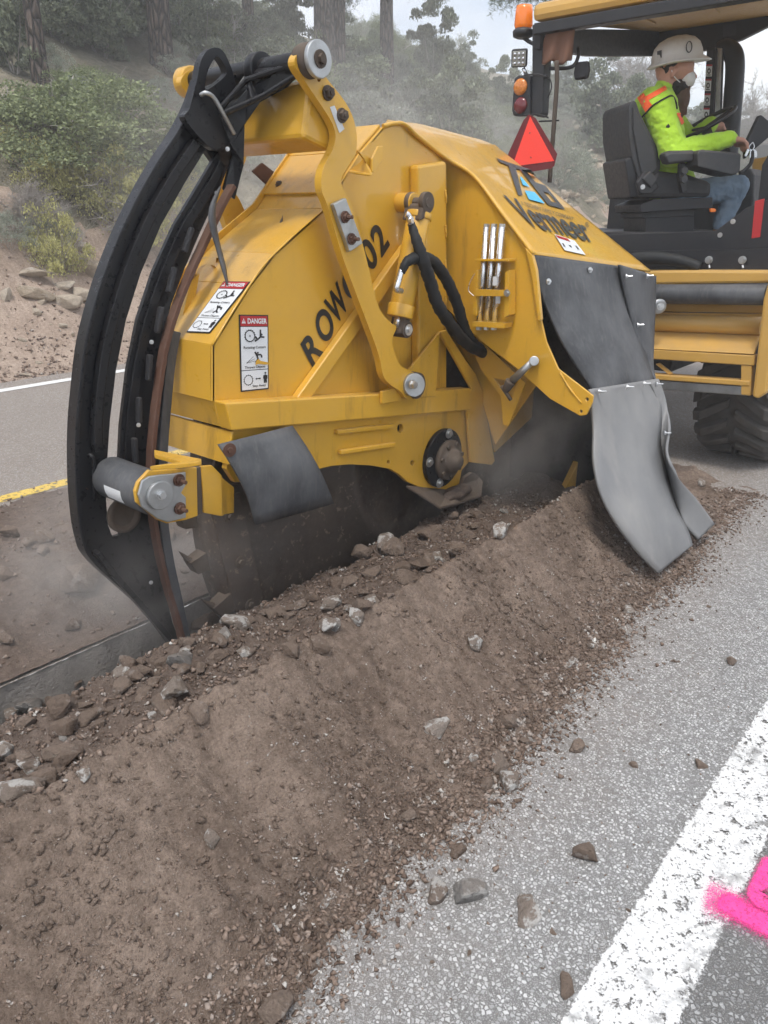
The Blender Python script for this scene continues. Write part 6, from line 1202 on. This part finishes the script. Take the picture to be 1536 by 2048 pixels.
def pine(x, y, wpx, label, h=13.0, lean=0.0, boughs=12, low=5.0):
    p = HIT(x, y); r0 = pxsize(p, wpx)/2; e = empty('pine_tree', (p.x, p.y, p.z-0.2)); tag(e, label, 'tree'); bm = bmesh.new(); seg_ = 20; rings = []; H_ = 30
    for i in range(H_+1):
        q = i/H_; rr = r0*(1.0-0.55*q+0.35*math.exp(-q*26)); cx = lean*q*h+0.08*math.sin(q*5+x)
        rings.append([bm.verts.new((cx+rr*math.cos(2*math.pi*k/seg_)*(1+0.10*noise.noise((k*0.9, q*14, x))), rr*math.sin(2*math.pi*k/seg_)*(1+0.10*noise.noise((k*0.9, q*14, x+5))), q*h)) for k in range(seg_)])
    for u, w in zip(rings, rings[1:]):
        for k in range(seg_): f = bm.faces.new((u[k], u[(k+1) % seg_], w[(k+1) % seg_], w[k])); f.smooth = True
    me = bpy.data.meshes.new('trunk'); bm.to_mesh(me); bm.free(); me.materials.append(BARK); link('trunk', me, None, e)
    r = random.Random(int(x))
    for i in range(boughs):
        z = low+(h-low)*i/boughs; a = r.uniform(0, 6.28); s = r.uniform(0.8, 1.3)*(1.15-0.6*i/boughs); o = link('bough', BOUGH, None, e); o.location = (lean*z, 0, z); o.rotation_euler = (0, r.uniform(-0.1, 0.35), a); o.scale = (s,)*3
        l = link('limb', bpy.data.meshes['bough_limb'] if 'bough_limb' in bpy.data.meshes else limb_mesh(), None, e); l.location = o.location; l.rotation_euler = o.rotation_euler; l.scale = o.scale
    return e
def limb_mesh():
    o = tube('bough_limb', [(0, 0, 0), (0.9, 0.06, 0.05), (1.7, -0.05, 0.16), (2.5, 0.02, 0.22)], lambda s: 0.04*(1-0.8*s), BARK, None, 6, 3); me = o.data; bpy.data.objects.remove(o); me.name = 'bough_limb'; return me
for a in ((93, 172, 32, 'thin reddish pine trunk, leftmost, rising from the bushes', 9, -0.012), (321, 138, 46, 'thick dark pine trunk standing left of the black shoe', 10, 0.0), (502, 150, 25, 'slim pine trunk directly behind the black lug', 9.5, 0.0), (648, 205, 44, 'left stem of the wide double pine trunk behind the pin cap', 10, 0.0), (678, 208, 30, 'right stem of the wide double pine trunk behind the pin cap', 10, 0.004), (776, 222, 30, 'slender straight pine trunk right of the double trunk', 9.5, 0.002)): pine(*a[:4], h=a[4], lean=a[5])
def bough_at(x, y, d, az_, s, label, tilt=0.25):
    """a bough hanging into view from a pine outside the frame"""
    e = empty('pine_bough', D(x, y, d)); tag(e, label, 'branch'); e.rotation_euler = (0, tilt, az_); e.scale = (s,)*3; link('needles', BOUGH, None, e); link('limb', bpy.data.meshes['bough_limb'], None, e)
ra = math.atan2(RT.y, RT.x)
bough_at(770, -45, 24, ra, 0.8, 'pine bough hanging into the sky right of the slender trunk', 0.2); bough_at(740, -60, 22, ra+math.pi, 0.7, 'pine bough drooping left of the slender trunk', 0.9)
bough_at(1150, -10, 13, ra+math.pi, 0.55, 'pine bough reaching left above the amber beacon', 0.05); bough_at(1140, -40, 13, ra+math.pi+0.3, 0.5, 'upper pine bough above the amber beacon', -0.05); bough_at(960, -60, 24, ra+math.pi, 0.6, 'pine bough at the top edge centre', 0.1)
# ------------------------------------------------------------------ boulders on the bank
def bank_rock(x, y, w, h, label, i=None, group=None):
    p = HIT(x, y+h*0.3); s = pxsize(p, w); me = BIG['t'][random.randrange(5) if i is None else i]; o = bpy.data.objects.new('boulder', me); COL.objects.link(o); o.location = p+Vector((0.02, -0.10*s, s*h/w*0.42)); o.scale = (s*1.45, s*1.1, s*1.8*h/w); o.rotation_euler = (random.uniform(-.2, .2), random.uniform(-.2, .2), AZ-math.pi/2+random.uniform(-.3, .3)); tag(o, label, 'rock', group)
for a in ((62, 552, 56, 26, 'flat tan boulder upper left of the rock row'), (68, 590, 64, 28, 'long flat pale boulder in the rock row on the bank'), (8, 603, 36, 40, 'rounded tan boulder at left photo edge'), (122, 575, 52, 20, 'flat grey slab above the long boulder'), (125, 608, 60, 34, 'wide pale boulder right end of the rock row'), (78, 612, 30, 24, 'small tan rock under the long boulder'), (185, 545, 42, 34, 'rounded brown boulder beside the black shoe'), (163, 503, 26, 26, 'round tan boulder above the one beside the shoe'), (187, 512, 22, 14, 'small tan rock over the round boulder'), (155, 595, 40, 30, 'tan boulder touching the shoe edge'), (68, 628, 20, 18, 'small reddish rock below the rock row'), (105, 632, 18, 16, 'small pinkish rock on bare slope'), (175, 600, 14, 12, 'tiny tan rock at the shoe edge'), (45, 752, 26, 8, 'flat tan stone at the road edge'), (405, 500, 40, 26, 'tan slab seen through gap right of shoe, upper'), (395, 525, 44, 24, 'tan slab seen through gap right of shoe, lower'), (410, 475, 34, 18, 'small slab seen right of the shoe above the others'), (372, 560, 24, 26, 'pale rock seen between shoe and lifting loop')): bank_rock(*a)
random.seed(5)
for i in range(70):
    x = random.uniform(-30, 330); y = random.uniform(520, 735); bank_rock(x, y, random.uniform(7, 17), random.uniform(5, 12), 'small tan stone scattered on the bare roadside bank', None, 'stones on the bank')
for i in range(120):
    x = random.uniform(1110, 1310); y = random.uniform(285, 480); bank_rock(x, y, random.uniform(8, 26), random.uniform(6, 18), 'tan rock of the rubble slope '+('just right of the sign pole' if x < 1175 else 'left of the operator seat' if x < 1240 else 'behind the operator seat')+(', upper part' if y < 380 else ', lower part'), None, 'rubble slope rocks')
def g_bank(r):
    X = r.uniform(1.5, 9); Y = 7.45+abs(r.normal(0, 1.2)); return (X, Y, hill_h(X, Y))
gravel('bank_gravel', 6000, g_bank, 0.012, 0.07, GRAV, 'small stones and grit on the roadside bank')
# ================================================================== HAZE
t = NT('air'); t.t.nodes.remove(t.b); pv = t.n('ShaderNodeVolumePrincipled'); pv.inputs['Color'].default_value = (0.95, 0.965, 0.985, 1); pv.inputs['Density'].default_value = 0.0055; pv.inputs['Anisotropy'].default_value = 0.0; t.l(pv.outputs[0], t.out.inputs['Volume']); t.m.cycles.homogeneous_volume = True
hz = abox('haze', -45, 150, -15, 64, -2.0, 23, None, None, 0); hz.data.materials.clear(); hz.data.materials.append(t.m); tag(hz, 'thin dusty haze hanging in the air', 'haze', kind='stuff')

# dust blown up by the wheel: soft clouds of real volume
def dust(name, c0, rx, ry, rz, dens, sc_, label):
    t = NT(name+'_air'); t.t.nodes.remove(t.b); o = t.co('Object'); ln = t.n('ShaderNodeVectorMath', operation='LENGTH'); t.l(o, ln.inputs[0])
    fall = t.ramp(ln.outputs['Value'], (0.15, 1.0), (0.98, 0.0)); nn = t.ramp(t.noise(sc_, 4, 0.6, o, 0.4), (0.38, 0.0), (0.68, 1.0)); pv = t.n('ShaderNodeVolumePrincipled'); pv.inputs['Color'].default_value = (0.93, 0.90, 0.87, 1)
    t.l(t.math('MULTIPLY', t.math('MULTIPLY', fall, nn), dens), pv.inputs['Density']); t.l(pv.outputs[0], t.out.inputs['Volume'])
    bm = bmesh.new(); bmesh.ops.create_icosphere(bm, subdivisions=3, radius=1); me = bpy.data.meshes.new(name); bm.to_mesh(me); bm.free(); ob = link(name, me, t.m); ob.location = c0; ob.scale = (rx, ry, rz); tag(ob, label, 'dust', kind='stuff')
dust('dust_cloud', (1.5, 2.45, 0.30), 0.8, 0.55, 0.5, 2.6, 1.6, 'brown dust hanging behind the cutting wheel')
dust('dust_cloud', (3.15, 1.75, 0.55), 0.6, 0.34, 0.5, 2.2, 1.8, 'dust puffing out beneath the discharge hood')
dust('dust_cloud', (6.2, 5.3, 1.9), 3.4, 1.6, 2.0, 0.40, 1.3, 'pale dust plume drifting behind the machine')
